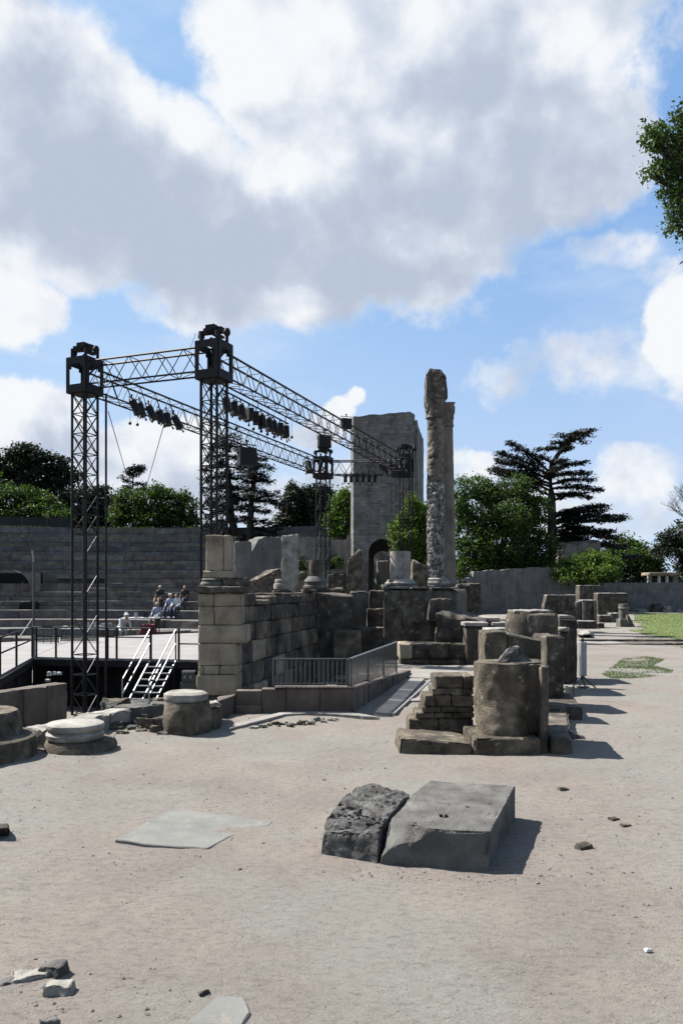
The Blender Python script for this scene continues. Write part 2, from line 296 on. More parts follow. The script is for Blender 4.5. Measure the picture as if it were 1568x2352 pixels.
def hexa(c, cell=.12, chip=.02, amp=.006, seed=0, nmax=26, freq=None):
    """stone-like solid on eight corners (bottom ring 0-3, top ring 4-7 counter-clockwise from above): worn edges, uneven faces"""
    c = [np.array(x, dtype=float) for x in c]
    lx = max(np.linalg.norm(c[1]-c[0]), np.linalg.norm(c[5]-c[4])); ly = max(np.linalg.norm(c[3]-c[0]), np.linalg.norm(c[7]-c[4])); lz = max(np.linalg.norm(c[4]-c[0]), np.linalg.norm(c[6]-c[2]))
    n = [max(3 if chip else 1, min(nmax, int(round(l/cell))+(2 if chip else 0))) for l in (lx, ly, lz)]
    P, F = gridbox(*n)
    P = P.copy()
    if chip:      # an extra narrow strip along every edge, so that wear stays at the edge and faces stay flat
        for t, (k_, L_) in enumerate(zip(n, (lx, ly, lz))):
            e = min(chip*1.25/max(L_, 1e-3), .5/max(k_, 2))
            if k_ >= 3:
                c_ = P[:, t]; j = np.rint(c_*k_).astype(int); inner = e+(1-2*e)*(j-1)/max(1, k_-2)
                P[:, t] = np.where(j == 0, 0, np.where(j == k_, 1, inner))
    u, v, w_ = P[:, 0:1], P[:, 1:2], P[:, 2:3]
    lo = (c[0]*(1-u)+c[1]*u)*(1-v)+(c[3]*(1-u)+c[2]*u)*v
    hi = (c[4]*(1-u)+c[5]*u)*(1-v)+(c[7]*(1-u)+c[6]*u)*v
    V = lo*(1-w_)+hi*w_
    ctr = V.mean(axis=0)
    if chip or amp:
        L = np.array([lx, ly, lz]); E = np.minimum(P, 1-P)*L          # metres to the nearest face pair
        fr = freq or 1.6/max(.15, min(1.2, max(L)))
        for i in range(len(V)):
            e = np.sort(E[i]); edge = e[1] < 1e-5
            a = nv(V[i], fr*2.2, seed); b = nv(V[i], fr*9, seed+5)
            V[i] += np.array(a)*amp*1.5+np.array(b)*amp*.7
            if edge and chip:
                k = chip*(.35+1.9*max(0, .25+a[0]*1.2+.8*b[1])); dv = ctr-V[i]; V[i] += np.array([np.sign(dv[t])*min(abs(dv[t]), k) if E[i][t] < 1e-5 else 0 for t in range(3)])*.6
    return V, F
def ring(x0, x1, y0, y1): return [(x0, y0), (x1, y0), (x1, y1), (x0, y1)]
def rock8(x, y, z, sx, sy, sz, a, seed):
    q = random.Random(seed); c = obox(x, y, z, sx, sy, sz, a); out = []
    for i, p in enumerate(c):
        k = .12 if i < 4 else .34; f = q.uniform(0, k); g_ = q.uniform(0, k)
        out.append((p[0]+(x-p[0])*f, p[1]+(y-p[1])*g_, p[2]-(sz*q.uniform(0, .45) if i > 3 else 0)))
    return out
def box8(x0, x1, y0, y1, z0, z1): return [(x, y, z0) for x, y in ring(x0, x1, y0, y1)]+[(x, y, z1) for x, y in ring(x0, x1, y0, y1)]
def quad8(q, z0, z1):
    zs = z1 if isinstance(z1, (list, tuple)) else [z1]*4
    return [(p[0], p[1], z0) for p in q]+[(p[0], p[1], zs[i]) for i, p in enumerate(q)]
def obox(x, y, z, sx, sy, sz, a=0.0):
    """eight corners of a box: centre of base, size, turned by a"""
    ca, sa = math.cos(a), math.sin(a)
    q = [(x+ca*u*sx/2-sa*v*sy/2, y+sa*u*sx/2+ca*v*sy/2) for u, v in ((-1,-1),(1,-1),(1,1),(-1,1))]
    return quad8(q, z, z+sz)
SEED = [0]
def stone(name, c8, m, parent=None, cell=.1, chip=.015, amp=.004, label=None, kind=None, sm=38, **k):
    SEED[0] += 1
    V, F = hexa(c8, cell, chip, amp, SEED[0], **k)
    return mk(name, V, F, m, parent, smooth=sm, label=label, kind=kind)
def plain(name, c8, m, parent=None, label=None, kind=None): return stone(name, c8, m, parent, cell=99, chip=0, amp=0, sm=None, label=label, kind=kind)
def lathe(name, x, y, prof, m, parent=None, seg=32, chip=0, amp=0, smooth=40, cell=None, label=None, kind=None):
    """turned shape from (radius, z) pairs, closed by caps; chip/amp wear it"""
    SEED[0] += 1; s = SEED[0]
    pr = [prof[0]]
    for a, b in zip(prof, prof[1:]):
        n = 1 if not cell else max(1, int(math.hypot(b[0]-a[0], b[1]-a[1])/cell))
        for i in range(1, n+1): pr.append((a[0]+(b[0]-a[0])*i/n, a[1]+(b[1]-a[1])*i/n))
    V = []; F = []
    for r, z in pr:
        for i in range(seg):
            t = 2*math.pi*i/seg; p = Vector((x+r*math.cos(t), y+r*math.sin(t), z))
            if amp:
                a = nv(p, 2.2, s); b = nv(p, 11, s+3); k = amp*(a[0]*1.5+b[0]*.8)
                if chip: k -= chip*max(0, a[1]+b[2]*.7-.35)
                p.x += k*math.cos(t); p.y += k*math.sin(t); p.z += b[1]*amp*.5
            V.append(p)
    n = len(pr)
    for j in range(n-1):
        for i in range(seg):
            a = j*seg+i; b = j*seg+(i+1) % seg; F.append((a, b, b+seg, a+seg))
    F.append(tuple(range(seg-1, -1, -1))); F.append(tuple((n-1)*seg+i for i in range(seg)))
    return mk(name, V, F, m, parent, smooth=smooth, label=label, kind=kind)
# unit bars: many braces share these meshes
def unit_bar(nm, seg, m):
    V = []; F = []
    for z in (0, 1):
        for i in range(seg): V.append((math.cos(2*math.pi*i/seg), math.sin(2*math.pi*i/seg), z))
    for i in range(seg): F.append((i, (i+1) % seg, seg+(i+1) % seg, seg+i))
    F.append(tuple(range(seg-1, -1, -1))); F.append(tuple(seg+i for i in range(seg)))
    me = bpy.data.meshes.new(nm); me.from_pydata(V, [], F); me.materials.append(M[m]); return me
BAR = {}
def bar(name, p, q, r, m='black_metal', parent=None, label=None):
    if m not in BAR: BAR[m] = unit_bar('bar_'+m, 6, m)
    p = Vector(p); q = Vector(q); d = q-p
    o = bpy.data.objects.new(name, BAR[m]); COL.objects.link(o)
    o.rotation_euler = d.to_track_quat('Z', 'Y').to_euler(); o.scale = (r, r, d.length)
    if parent: o.parent = parent; o.location = p-worldloc(parent)
    else: o.location = p
    if label: o['label'] = label
    return o
def tubes(segs, seg=6):
    """joined tapered tubes: list of polylines [(point, radius), ...]"""
    V = []; F = []
    for pl in segs:
        base = len(V)
        for k, (p, r) in enumerate(pl):
            p = Vector(p); a = Vector(pl[max(0, k-1)][0]); b = Vector(pl[min(len(pl)-1, k+1)][0]); d = (b-a)
            if d.length < 1e-6: d = Vector((0, 0, 1))
            q = d.to_track_quat('Z', 'Y')
            for i in range(seg):
                t = 2*math.pi*i/seg; V.append(p+q@Vector((r*math.cos(t), r*math.sin(t), 0)))
        for k in range(len(pl)-1):
            for i in range(seg):
                a = base+k*seg+i; b = base+k*seg+(i+1) % seg; F.append((a, b, b+seg, a+seg))
        F.append(tuple(base+i for i in range(seg-1, -1, -1))); F.append(tuple(base+(len(pl)-1)*seg+i for i in range(seg)))
    return V, F
def inpoly(x, y, P):
    x = np.asarray(x); y = np.asarray(y); r = np.zeros(x.shape, bool); n = len(P)
    for i in range(n):
        x1, y1 = P[i]; x2, y2 = P[(i+1) % n]
        c = ((y1 > y) != (y2 > y)) & (x < (x2-x1)*(y-y1)/((y2-y1) or 1e-9)+x1); r ^= c
    return r
# ------------------------------------------------------------------ the ground: one sheet with the sunken orchestra and pit
PIT = [(-30, 9.6), (-5.2, 9.6), (-4.0, 9.3), (-3.35, 9.0), (-2.75, 9.75), (-2.2, 10.1), (-1.45, 10.0), (-1.62, 12.6), (-2.15, 12.62), (-1.1, 19.2), (-1.5, 34), (-4, 46), (-14, 66), (-40, 66), (-60, 40)]
PIT2 = [(-1.50, 10.56), (0.02, 10.55), (1.15, 15.2), (0.3, 19.0), (-.60, 18.6), (-1.66, 12.95)]
def axis(a): return np.concatenate([np.arange(s, e, st) for s, e, st in a])
gx = axis([(-900,-100,100),(-100,-30,10),(-30,-7,.8),(-7,-4.6,.15),(-4.6,4.6,.06),(4.6,12,.25),(12,30,2),(30,100,10),(100,901,100)])
gy = axis([(-60,0,10),(0,1.6,.3),(1.6,11.0,.06),(11.0,20,.12),(20,70,1.2),(70,200,10),(200,2001,150)])
GX, GY = np.meshgrid(gx, gy)
def vnoise(x, y, f, seed=0):
    """smooth value noise on arrays"""
    x = x*f+seed*17.3; y = y*f-seed*9.1
    xi = np.floor(x); yi = np.floor(y); fx = x-xi; fy = y-yi; fx = fx*fx*(3-2*fx); fy = fy*fy*(3-2*fy)
    def h(a, b):
        v = np.sin(a*127.1+b*311.7+seed*74.7)*43758.5453; return v-np.floor(v)
    return (h(xi,yi)*(1-fx)+h(xi+1,yi)*fx)*(1-fy)+(h(xi,yi+1)*(1-fx)+h(xi+1,yi+1)*fx)*fy
def gz(x, y):
    x = np.asarray(x, float); y = np.asarray(y, float)
    near = np.clip(1-(y-14)/20, 0, 1)
    z = (vnoise(x,y,.55,1)-.5)*.04+(vnoise(x,y,1.6,2)-.5)*.022+(vnoise(x+y*.3,y*1.4,3.7,3)-.5)*.013+(vnoise(x+y*.2,y*1.5,8.3,4)-.5)*.009
    z = z*(.25+.75*near)
    far = np.clip((y-70)/500, 0, 1); z = z-far*3
    p = inpoly(x, y, PIT); z = np.where(p, -1.5+z*.4, z)
    p = inpoly(x, y, PIT2); z = np.where(p, -1.9+z*.4, z)
    return z
GZ = gz(GX, GY)
ny_, nx_ = GX.shape
VG = np.stack([GX, GY, GZ], -1).reshape(-1, 3)
ii = np.arange(ny_*nx_).reshape(ny_, nx_)
FG = np.stack([ii[:-1,:-1], ii[:-1,1:], ii[1:,1:], ii[1:,:-1]], -1).reshape(-1, 4)
def ground_material():
    m = bpy.data.materials.new('dusty_ground'); m.use_nodes = True; nt = m.node_tree; b = nt.nodes['Principled BSDF']; L = nt.links.new
    pos = nt.nodes.new('ShaderNodeNewGeometry').outputs['Position']
    def no(s, d, r=.6, map_=None):
        n = nt.nodes.new('ShaderNodeTexNoise'); n.inputs['Scale'].default_value = s; n.inputs['Detail'].default_value = d; n.inputs['Roughness'].default_value = r
        if map_:
            mp = nt.nodes.new('ShaderNodeMapping'); mp.inputs['Scale'].default_value = map_; mp.inputs['Rotation'].default_value = (0, 0, .25); L(pos, mp.inputs[0]); L(mp.outputs[0], n.inputs['Vector'])
        else: L(pos, n.inputs['Vector'])
        return n.outputs['Fac']
    def ramp(f, st):
        r = nt.nodes.new('ShaderNodeValToRGB'); L(f, r.inputs[0]); e = r.color_ramp.elements
        while len(e) < len(st): e.new(.5)
        for i, (p, c) in enumerate(st): e[i].position = p; e[i].color = (*c, 1)
        return r.outputs[0]
    def mix(f, a, b_, t='MIX'):
        x = nt.nodes.new('ShaderNodeMix'); x.data_type = 'RGBA'; x.blend_type = t
        if isinstance(f, float): x.inputs[0].default_value = f
        else: L(f, x.inputs[0])
        for i, q in ((6, a), (7, b_)):
            if isinstance(q, tuple): x.inputs[i].default_value = (*q, 1)
            else: L(q, x.inputs[i])
        return x.outputs[2]
    def mr(f, lo, hi):
        x = nt.nodes.new('ShaderNodeMapRange'); L(f, x.inputs[0]); x.inputs[1].default_value = lo; x.inputs[2].default_value = hi; return x.outputs[0]
    base = ramp(no(.7, 5), [(.34, (.148,.134,.118)), (.5, (.176,.154,.136)), (.66, (.198,.178,.153))])
    grey = mix(mr(no(.45, 6, .65), .47, .58), base, (.176,.170,.153))
    yel = mix(mr(no(.9, 5, .6), .60, .74), grey, (.20,.180,.148))
    fine = mix(.55, yel, ramp(no(16, 9, .75, (1, 1.7, 1)), [(.33, (.42,.41,.40)), (.49, (.93,.93,.93)), (.70, (1.18,1.18,1.18))]), 'MULTIPLY')
    spk = mix(mr(no(60, 4, .65, (1, 2.0, 1)), .63, .70), fine, (.05,.045,.04))
    pl = mix(mr(no(24, 5, .72, (1, 2.6, 1)), .615, .66), spk, (.07,.064,.058))  # elongated dark flecks paint the shadows of small undulations
    wh = mix(mr(no(8, 7, .75), .70, .76), pl, (.27,.262,.245))
    L(wh, b.inputs['Base Color']); b.inputs['Roughness'].default_value = .95; b.inputs['Specular IOR Level'].default_value = .15
    h = nt.nodes.new('ShaderNodeMath'); h.operation = 'MULTIPLY_ADD'; L(no(14, 9, .72, (1, 2.0, 1)), h.inputs[0]); h.inputs[1].default_value = 1.0; L(no(75, 6, .7, (1, 1.7, 1)), h.inputs[2])
    bp = nt.nodes.new('ShaderNodeBump'); bp.inputs['Strength'].default_value = .65; bp.inputs['Distance'].default_value = .034; L(h.outputs[0], bp.inputs['Height']); L(bp.outputs[0], b.inputs['Normal'])
    return m
M['ground'] = ground_material()
gr = mk('ground', VG, FG, 'ground', origin=(0, 0, 0), smooth=60, kind='structure')
# ------------------------------------------------------------------ walls and towers
def ruin_wall(name, p0, p1, thick, tops, openings, m, parent=None, z0=0.0, step=.12, rows=.5, amp=.02, topamp=.06, label=None, wavy=None):
    """a wall from p0 to p1 (front face) with a ruined top line and arched openings (centre, half width, springing z, sill z); thickness goes behind"""
    SEED[0] += 1; sd_ = SEED[0]
    p0 = Vector((p0[0], p0[1])); p1 = Vector((p1[0], p1[1])); L_ = (p1-p0).length; a = (p1-p0)/L_; nrm = Vector((-a.y, a.x))
    if nrm.y < 0: nrm = -nrm
    xs = set(np.linspace(0, L_, max(2, int(L_/step)+1)).tolist())
    for c, hw, zs, sill in openings:
        for i in range(13): xs.add(c-hw*math.cos(math.pi*i/12))
    for s, z in tops: xs.add(s)
    xs = sorted(x for x in xs if -1e-6 <= x <= L_+1e-6); xs = [x for i, x in enumerate(xs) if i == 0 or x-xs[i-1] > 1e-4]
    ts = [t[0] for t in tops]; tz = [t[1] for t in tops]
    V = []; F = []
    def P(x, z, back):
        o = noise.noise(Vector((x*.9, z*.9, sd_*3.1)))*amp*2+noise.noise(Vector((x*4, z*4, sd_*1.7)))*amp
        q = p0+a*x+nrm*(thick if back else o); V.append((q.x, q.y, z)); return len(V)-1
    def top(x): return float(np.interp(x, ts, tz))+noise.noise(Vector((x*2.3, sd_*5.5, 0)))*topamp+noise.noise(Vector((x*9, sd_, 0)))*topamp*.4
    def iv(xm, x):
        out = [(z0, top(x))]
        for c, hw, zs, sill in openings:
            if abs(xm-c) < hw:
                h = zs+math.sqrt(max(0, hw*hw-min(hw*hw, (x-c)**2))); r = []
                if sill > z0+.01: r.append((z0, sill))
                r.append((h, out[-1][1])); out = r
        return out
    for x, y in zip(xs, xs[1:]):
        xm = (x+y)/2; A = iv(xm, x); B = iv(xm, y)
        for (a0, a1), (b0, b1) in zip(A, B):
            n = max(1, int(max(a1-a0, b1-b0)/rows))
            fa = [P(x, a0+(a1-a0)*k/n, 0) for k in range(n+1)]; fb = [P(y, b0+(b1-b0)*k/n, 0) for k in range(n+1)]
            ba = [P(x, a0, 1), P(x, a1, 1)]; bb = [P(y, b0, 1), P(y, b1, 1)]
            for k in range(n): F.append((fa[k], fb[k], fb[k+1], fa[k+1]))
            F.append((bb[0], ba[0], ba[1], bb[1])); F.append((fa[-1], fb[-1], bb[1], ba[1])); F.append((fb[0], fa[0], ba[0], bb[0]))
            if x == xs[0] or any(abs(x-(c-hw)) < 1e-4 or abs(x-(c+hw)) < 1e-4 for c, hw, _, _ in openings): F.append(tuple(fa[::-1])+(ba[0],) if False else (fa[0], fa[-1], ba[1], ba[0]))
            if y == xs[-1] or any(abs(y-(c-hw)) < 1e-4 or abs(y-(c+hw)) < 1e-4 for c, hw, _, _ in openings): F.append((fb[-1], fb[0], bb[0], bb[1]))
    return mk(name, V, F, m, parent, label=label)
# --- great masonry wall with its pale end pier
mw = thing('masonry_wall', 'tall wall of large weathered stone blocks with a pale end pier beside the stage', 'wall', (-1.9, 12.5, 0))
yF = 12.5
pier = [(-.62,-.05,548,[],'dark_stone',-.05),(-.05,.282,545,[.97],'pale_stone',-.03),(.282,.425,545,[.14,.55],'pale_stone',.0),(.425,.774,545,[.93],'pale_stone',.0),
        (.774,1.06,566,[],'pale_stone',.0),(1.06,1.354,552,[.38],'pale_stone',.0),(1.354,1.56,552,[.38],'pale_stone',.0)]
for z0, z1, pr, sp, m_, ex in pier:
    xa = -2.25+ex; xb = X(pr, yF); cuts = [0]+[s for s in sp if s < .99]+[1]
    if len(sp) and sp[0] > .9: cuts = [0, 1]
    for a, b in zip(cuts, cuts[1:]):
        stone('stone_block', box8(xa+(xb-xa)*a+.002, xa+(xb-xa)*b-.002, yF+ex*.6, yF+.62, z0+.003, z1-.003), m_, mw, cell=.06, chip=.014, amp=.003)
ux, uy = .187, .982; nx2, ny2 = uy, -ux
def wallq(t0, t1, off, th, bx=-1.62, by=13.13):
    P = lambda t, o: (bx+ux*t+nx2*o, by+uy*t+ny2*o)
    return [P(t0, off-th), P(t0, off), P(t1, off), P(t1, off-th)]
rnd = random.Random(5)
for ci, (z0, z1) in enumerate([(-1.95,-1.5),(-1.5,-1.2),(-1.2,-.8),(-.8,-.42),(-.42,-.02),(-.02,.36),(.36,.74),(.74,1.05),(1.05,1.34),(1.34,1.56)]):
    t = 0.0
    while t < 5.65:
        l = rnd.uniform(.45, 1.05); t1 = min(5.7, t+l)
        if 5.7-t1 < .3: t1 = 5.7
        dz = rnd.uniform(-.008, .008) if 0 < ci < 9 else 0
        off = rnd.uniform(-.05, .015)
        if z1 > 1.5: z1b = 1.56-rnd.choice([0, 0, .05, .12])
        else: z1b = z1
        stone('stone_block', quad8(wallq(t+.004, t1-.004, off, .5), z0+.004, z1b-.004+dz), rnd.choice(['wall_stone','wall_stone','wall_stone','wall_stone','dark_stone','pale_stone']) if t < 3 else rnd.choice(['wall_stone','dark_stone','wall_stone']), mw, cell=.085, chip=.022, amp=.006)
        t = t1
stone('footing', quad8(wallq(-.05, 5.75, .02, .52), -2.1, -1.953), 'dark_stone', mw, cell=.3)
# cornice and column bases standing on it
def perch(name, label, cat, x, y, z): return thing(name, label, cat, (x, y, z))
pd = perch('stone_pedestal', 'split rectangular stone pedestal on a moulded base at the near end of the block wall', 'pedestal', -1.96, 12.9, 1.56)
stone('cornice', box8(-2.30, -1.50, 12.44, 13.15, 1.562, 1.67), 'dark_stone', pd, cell=.06, chip=.03, amp=.012)
lathe('round_base', -2.06, 12.78, [(.19,1.672),(.205,1.70),(.19,1.735),(.17,1.75),(.185,1.78),(.16,1.80)], 'grey_stone', pd, seg=28, amp=.005, chip=.02)
stone('rubble_core', box8(-1.88, -1.50, 12.62, 13.1, 1.672, 1.80), 'brown_stone', pd, cell=.05, chip=.05, amp=.02)
stone('base_slab', box8(-2.20, -1.70, 12.66, 13.06, 1.802, 1.92), 'pale_stone', pd, cell=.06, chip=.02, amp=.006)
stone('stone_block', box8(-2.16, -1.888, 12.70, 13.02, 1.924, 2.49), 'pale_stone', pd, cell=.07, chip=.01, amp=.004)
stone('stone_block', box8(-1.884, -1.765, 12.715, 13.0, 1.924, 2.487), 'pale_stone', pd, cell=.07, chip=.01, amp=.004)
sb = stone('masonry_lump', box8(X(505,14.2)-.05, X(560,14.6), 14.0, 14.9, 1.565, 1.70), 'brown_stone', cell=.07, chip=.05, amp=.02)
tag(sb, 'rough brown lump of masonry lying on the block wall just behind the split pedestal', 'masonry lump')
cb = perch('column_stump', 'small round moulded column base, pale rim, on the middle of the block wall', 'column base', X(647,15.5), 15.5, 1.565)
stone('plinth', obox(X(647,15.5), 15.5, 1.567, .34, .34, .04, .18), 'dark_stone', cb, cell=.06, chip=.012)
lathe('moulding', X(647,15.5), 15.5, [(.12,1.607),(.155,1.64),(.16,1.70),(.15,1.735),(.13,1.745),(.14,1.79),(.12,1.83)], 'white_stone', cb, seg=28, amp=.003, chip=.01)
st = stone('stone_slab', [*[(x, y, 1.3) for x, y in ring(X(646,19), X(685,19), 19.0, 19.22)], (X(646,19),19.0,2.92), (X(685,19),19.0,2.98), (X(684,19),19.22,2.96), (X(648,19),19.22,2.88)], 'white_stone', cell=.08, chip=.03, amp=.006)
tag(st, 'tall upright pale slab with a ragged top standing behind the block wall', 'slab')
b3 = perch('column_stump', 'short dark drum on a wide torus base at the far end of the block wall', 'column', X(725,18.2), 18.2, 1.55)
xb3 = X(725,18.2)
stone('plinth', obox(xb3, 18.2, 1.563, .60, .60, .07, .18), 'dark_stone', b3, cell=.07, chip=.03, amp=.01)
lathe('torus', xb3, 18.2, [(.26,1.634),(.285,1.67),(.28,1.71),(.25,1.73),(.25,1.78),(.27,1.81),(.24,1.86),(.17,1.93)], 'grey_stone', b3, seg=32, amp=.005, chip=.02)
lathe('drum', xb3, 18.2, [(.145,1.932),(.145,2.30)], 'dark_stone', b3, seg=24, amp=.008, chip=.03, cell=.07)
sup = stone('wall_stub', [(X(718,18.8),18.76,-2.1),(X(815,18.9),18.9,-2.1),(X(818,20),20.2,-2.1),(X(722,20),20.2,-2.1),(X(718,18.8),18.76,1.56),(X(810,18.9),18.9,1.45),(X(812,20),20.2,1.5),(X(722,20),20.2,1.6)], 'dark_stone', cell=.15, chip=.04, amp=.015)
tag(sup, 'dark wall stub closing the far end of the block wall beside the railed pit', 'wall')
tr = stone('fallen_block', [(X(664,22),22,1.2),(X(704,22),22,1.2),(X(704,22),22.6,1.2),(X(660,22),22.6,1.2),(X(672,22),22,2.08),(X(703,22),22,2.16),(X(703,22),22.5,2.14),(X(672,22),22.5,2.06)], 'brown_stone', cell=.1, chip=.05, amp=.02)
tag(tr, 'brownish stone block with a sloping side between the pale slab and the round drum', 'stone block')
md = stone('rubble_mound', [(X(560,30),29.6,0),(X(650,30),29.6,0),(X(650,31),32,0),(X(560,31),32,0),(X(566,30),29.7,1.85),(X(646,30),29.7,2.45),(X(646,30),31.5,2.5),(X(600,30),31,2.4)], 'dark_stone', cell=.2, chip=.12, amp=.05)
tag(md, 'dark sloping heap of old masonry below the grey curved wall', 'masonry')
gp = stone('grey_pillar', box8(X(537,32), X(574,32), 32, 32.7, -1.4, Z(1243,32)), 'plaster_grey', cell=.3, chip=.04, amp=.015)
tag(gp, 'bluish grey pillar between the tiered seats and the curved wall', 'pillar')
# --- small walls between pit and podium
def sblock(label, cat, x0, x1, y0, y1, d, dep, m='dark_stone', zb=None, name='stone_block', **k):
    o = stone(name, box8(X(x0,d), X(x1,d), d, d+dep, Z(y1,d) if zb is None else zb, Z(y0,d)), m, cell=k.pop('cell', .1), chip=k.pop('chip', .03), amp=k.pop('amp', .01), **k)
    return tag(o, label, cat)
sblock('squared block with a pale worn top left of the podium, uppermost of its heap', 'stone block', 805, 844, 1358, 1440, 20.5, .6, 'grey_stone', zb=.4)
sblock('dark squared block standing against the left end of the podium', 'stone block', 849, 883, 1356, 1398, 20.8, .6, zb=.3)
sblock('lit topped dark block stepping down in front of the podium corner', 'stone block', 843, 884, 1398, 1442, 19.9, .5, zb=.2)
sblock('long dark footing with a bright ledge at the foot of the podium corner', 'footing', 790, 888, 1442, 1490, 19.2, .8, zb=-2.0)
sblock('weathered brown wall base between the railed pit and the podium', 'wall', 765, 830, 1448, 1500, 18.6, .14, 'wall_stone', zb=-2.0)
rp = stone('ruined_pier', [(X(791,24),24,0),(X(836,24),24,0),(X(836,24),24.8,0),(X(791,24),24.8,0),(X(797,24),24,2.5),(X(829,24),24,2.92),(X(829,24),24.5,2.9),(X(806,24),24.5,2.6)], 'brown_stone', cell=.12, chip=.10, amp=.04)
tag(rp, 'narrow crumbling masonry pier with a leaning top before the tower arch', 'pier')
for i, (x0, x1, yt, d, lb) in enumerate([(752,790,1352,23,'low dark wall piece seen left of the crumbling pier, the nearer one'),(752,800,1318,27,'lumpy dark wall piece below the small arch with greenery')]):
    sblock(lb, 'wall', x0, x1, yt, 1400, d, .7, 'dark_stone', zb=0, name='wall_piece', chip=.08, amp=.04)
# --- podium carrying the column stumps
po = thing('podium', 'long dark stone podium carrying the white drum and the two tall columns', 'podium', (2.2, 19, 0))
stone('podium_body', quad8([(1.04,19),(2.72,19),(5.4,33.6),(2.6,33.6)], 0, 1.64), 'dark_stone', po, cell=.35, chip=.06, amp=.02, nmax=44)
for k, (a, b, z0, z1) in enumerate([(0,.36,1.64,1.70),(.38,.62,1.64,1.69),(.64,1.0,1.64,1.68)]):
    xa = 1.0+1.76*a; xb_ = 1.0+1.76*b
    stone('coping_slab', box8(xa, xb_, 18.94, 19.9, z0+.003, z1), 'grey_stone', po, cell=.08, chip=.025, amp=.006)
stone('wall_pilaster', box8(1.0, 1.42, 18.93, 19.02, 0, 1.6), 'dark_stone', po, cell=.1, chip=.02, amp=.008)
stone('step_block', [(X(980,18.6),18.5,.9),(X(1036,18.6),18.5,.9),(X(1036,18.6),18.92,.9),(X(980,18.6),18.92,.9),(X(988,18.6),18.5,1.40),(X(1036,18.6),18.5,1.43),(X(1036,18.6),18.92,1.43),(X(988,18.6),18.92,1.41)], 'dark_stone', po, cell=.08, chip=.03, amp=.01)
pr_ = stone('ruined_wall', [(X(1000,17.6),17.7,0),(X(1126,17.6),17.6,0),(X(1120,20),21,0),(X(1000,20),18.88,0),(X(1000,17.6),17.7,1.12),(X(1126,17.6),17.6,.90),(X(1110,20),21,.98),(X(1030,20),18.88,1.18)], 'dark_stone', cell=.14, chip=.06, amp=.025)
tag(pr_, 'dark ruined wall sloping down to the right below the podium', 'wall')
lw = thing('low_wall', 'low wall with a sunlit flat top and pale left end in front of the podium', 'wall', (2.0, 17.1, 0))
stone('footing', box8(1.27, 2.75, 17.16, 17.85, 0, .14), 'dark_stone', lw, cell=.1, chip=.02, amp=.008)
stone('stone_block', box8(1.24, 1.52, 17.10, 17.9, .143, .47), 'pale_stone', lw, cell=.06, chip=.03, amp=.008)  # paler stone paints the sunlit left end of the wall
stone('stone_block', box8(1.525, 2.30, 17.12, 17.9, .143, .465), 'dark_stone', lw, cell=.1, chip=.02, amp=.006)
stone('stone_block', box8(2.305, 2.78, 17.14, 17.9, .143, .455), 'dark_stone', lw, cell=.1, chip=.02, amp=.006)
for (x0, x1, y0, y1, z, lb) in [(1073,1148,18.4,20.0,.98,'long white flat slab lying right of the sloping dark wall'),(1066,1120,17.0,17.55,.93,'pale ledge slab on the lower end of the sloping dark wall'),
                               (1121,1172,15.6,16.3,.86,'sunlit flat slab just left of the great drum pier'),(1130,1172,18.2,19.0,.88,'narrow pale slab behind the great drum pier')]:
    o = thing('stone_slab', lb, 'slab', (X((x0+x1)/2,y0), y0, 0))
    stone('slab_top', box8(X(x0,y0), X(x1,y0), y0, y1, z-.09, z), 'white_stone', o, cell=.1, chip=.02, amp=.006)
    stone('support', box8(X(x0,y0)+.04, X(x1,y0)-.02, y0+.03, y1-.03, 0, z-.092), 'dark_stone', o, cell=.15, chip=.03, amp=.01)
wd = perch('column_drum', 'white round column drum on a broken moulded base at the podium corner', 'column', X(919,20.5), 20.5, 1.7)
xw = X(919,20.5)
stone('plinth', obox(xw-.02, 20.5, 1.703, .84, .84, .06, .12), 'grey_stone', wd, cell=.08, chip=.04, amp=.012)
lathe('moulding', xw, 20.5, [(.40,1.765),(.41,1.80),(.36,1.83),(.35,1.86),(.32,1.90)], 'white_stone', wd, seg=36, amp=.008, chip=.04)
lathe('drum', xw, 20.5, [(.255,1.903),(.27,1.98),(.27,2.44),(.262,2.445),(.262,2.455),(.27,2.46),(.268,2.61)], 'white_stone', wd, seg=40, amp=.003, chip=.008)
lb_ = stone('masonry_lump', [(X(944,25),25,1.64),(X(980,25),25,1.64),(X(980,25),25.8,1.64),(X(944,25),25.8,1.64),(X(948,25),25,2.58),(X(982,25),25,2.35),(X(980,25),25.6,2.35),(X(948,25),25.6,2.6)], 'brown_stone', cell=.1, chip=.08, amp=.04)
tag(lb_, 'ragged lump of masonry between the white drum and the tall columns', 'masonry lump')
# --- the two tall columns
def shaft(nm, cx, cy, r0, r1, z0, z1, m, par, dents, s):
    V = []; F = []; seg = 36; n = 64
    for j in range(n+1):
        z = z0+(z1-z0)*j/n; r = r0+(r1-r0)*j/n
        for i in range(seg):
            t = 2*math.pi*i/seg; p = Vector((cx+r*math.cos(t), cy+r*math.sin(t), z)); a = nv(p, 1.3, s); b = nv(p, 6, s+1); c_ = nv(p, 15, s+2)
            k = a[0]*.02*dents-max(0, b[0]-.15)*.16*dents-max(0, c_[0]-.05)*.07*dents
            for zj in (z0+.24*(z1-z0), z0+.53*(z1-z0), z0+.8*(z1-z0)):
                if abs(z-zj) < .05: k -= .012
            V.append((p.x+k*math.cos(t), p.y+k*math.sin(t), z))
    for j in range(n):
        for i in range(seg):
            a = j*seg+i; b = j*seg+(i+1) % seg; F.append((a, b, b+seg, a+seg))
    F.append(tuple(range(seg-1, -1, -1))); F.append(tuple(n*seg+i for i in range(seg)))
    return mk(nm, V, F, m, par, smooth=35)
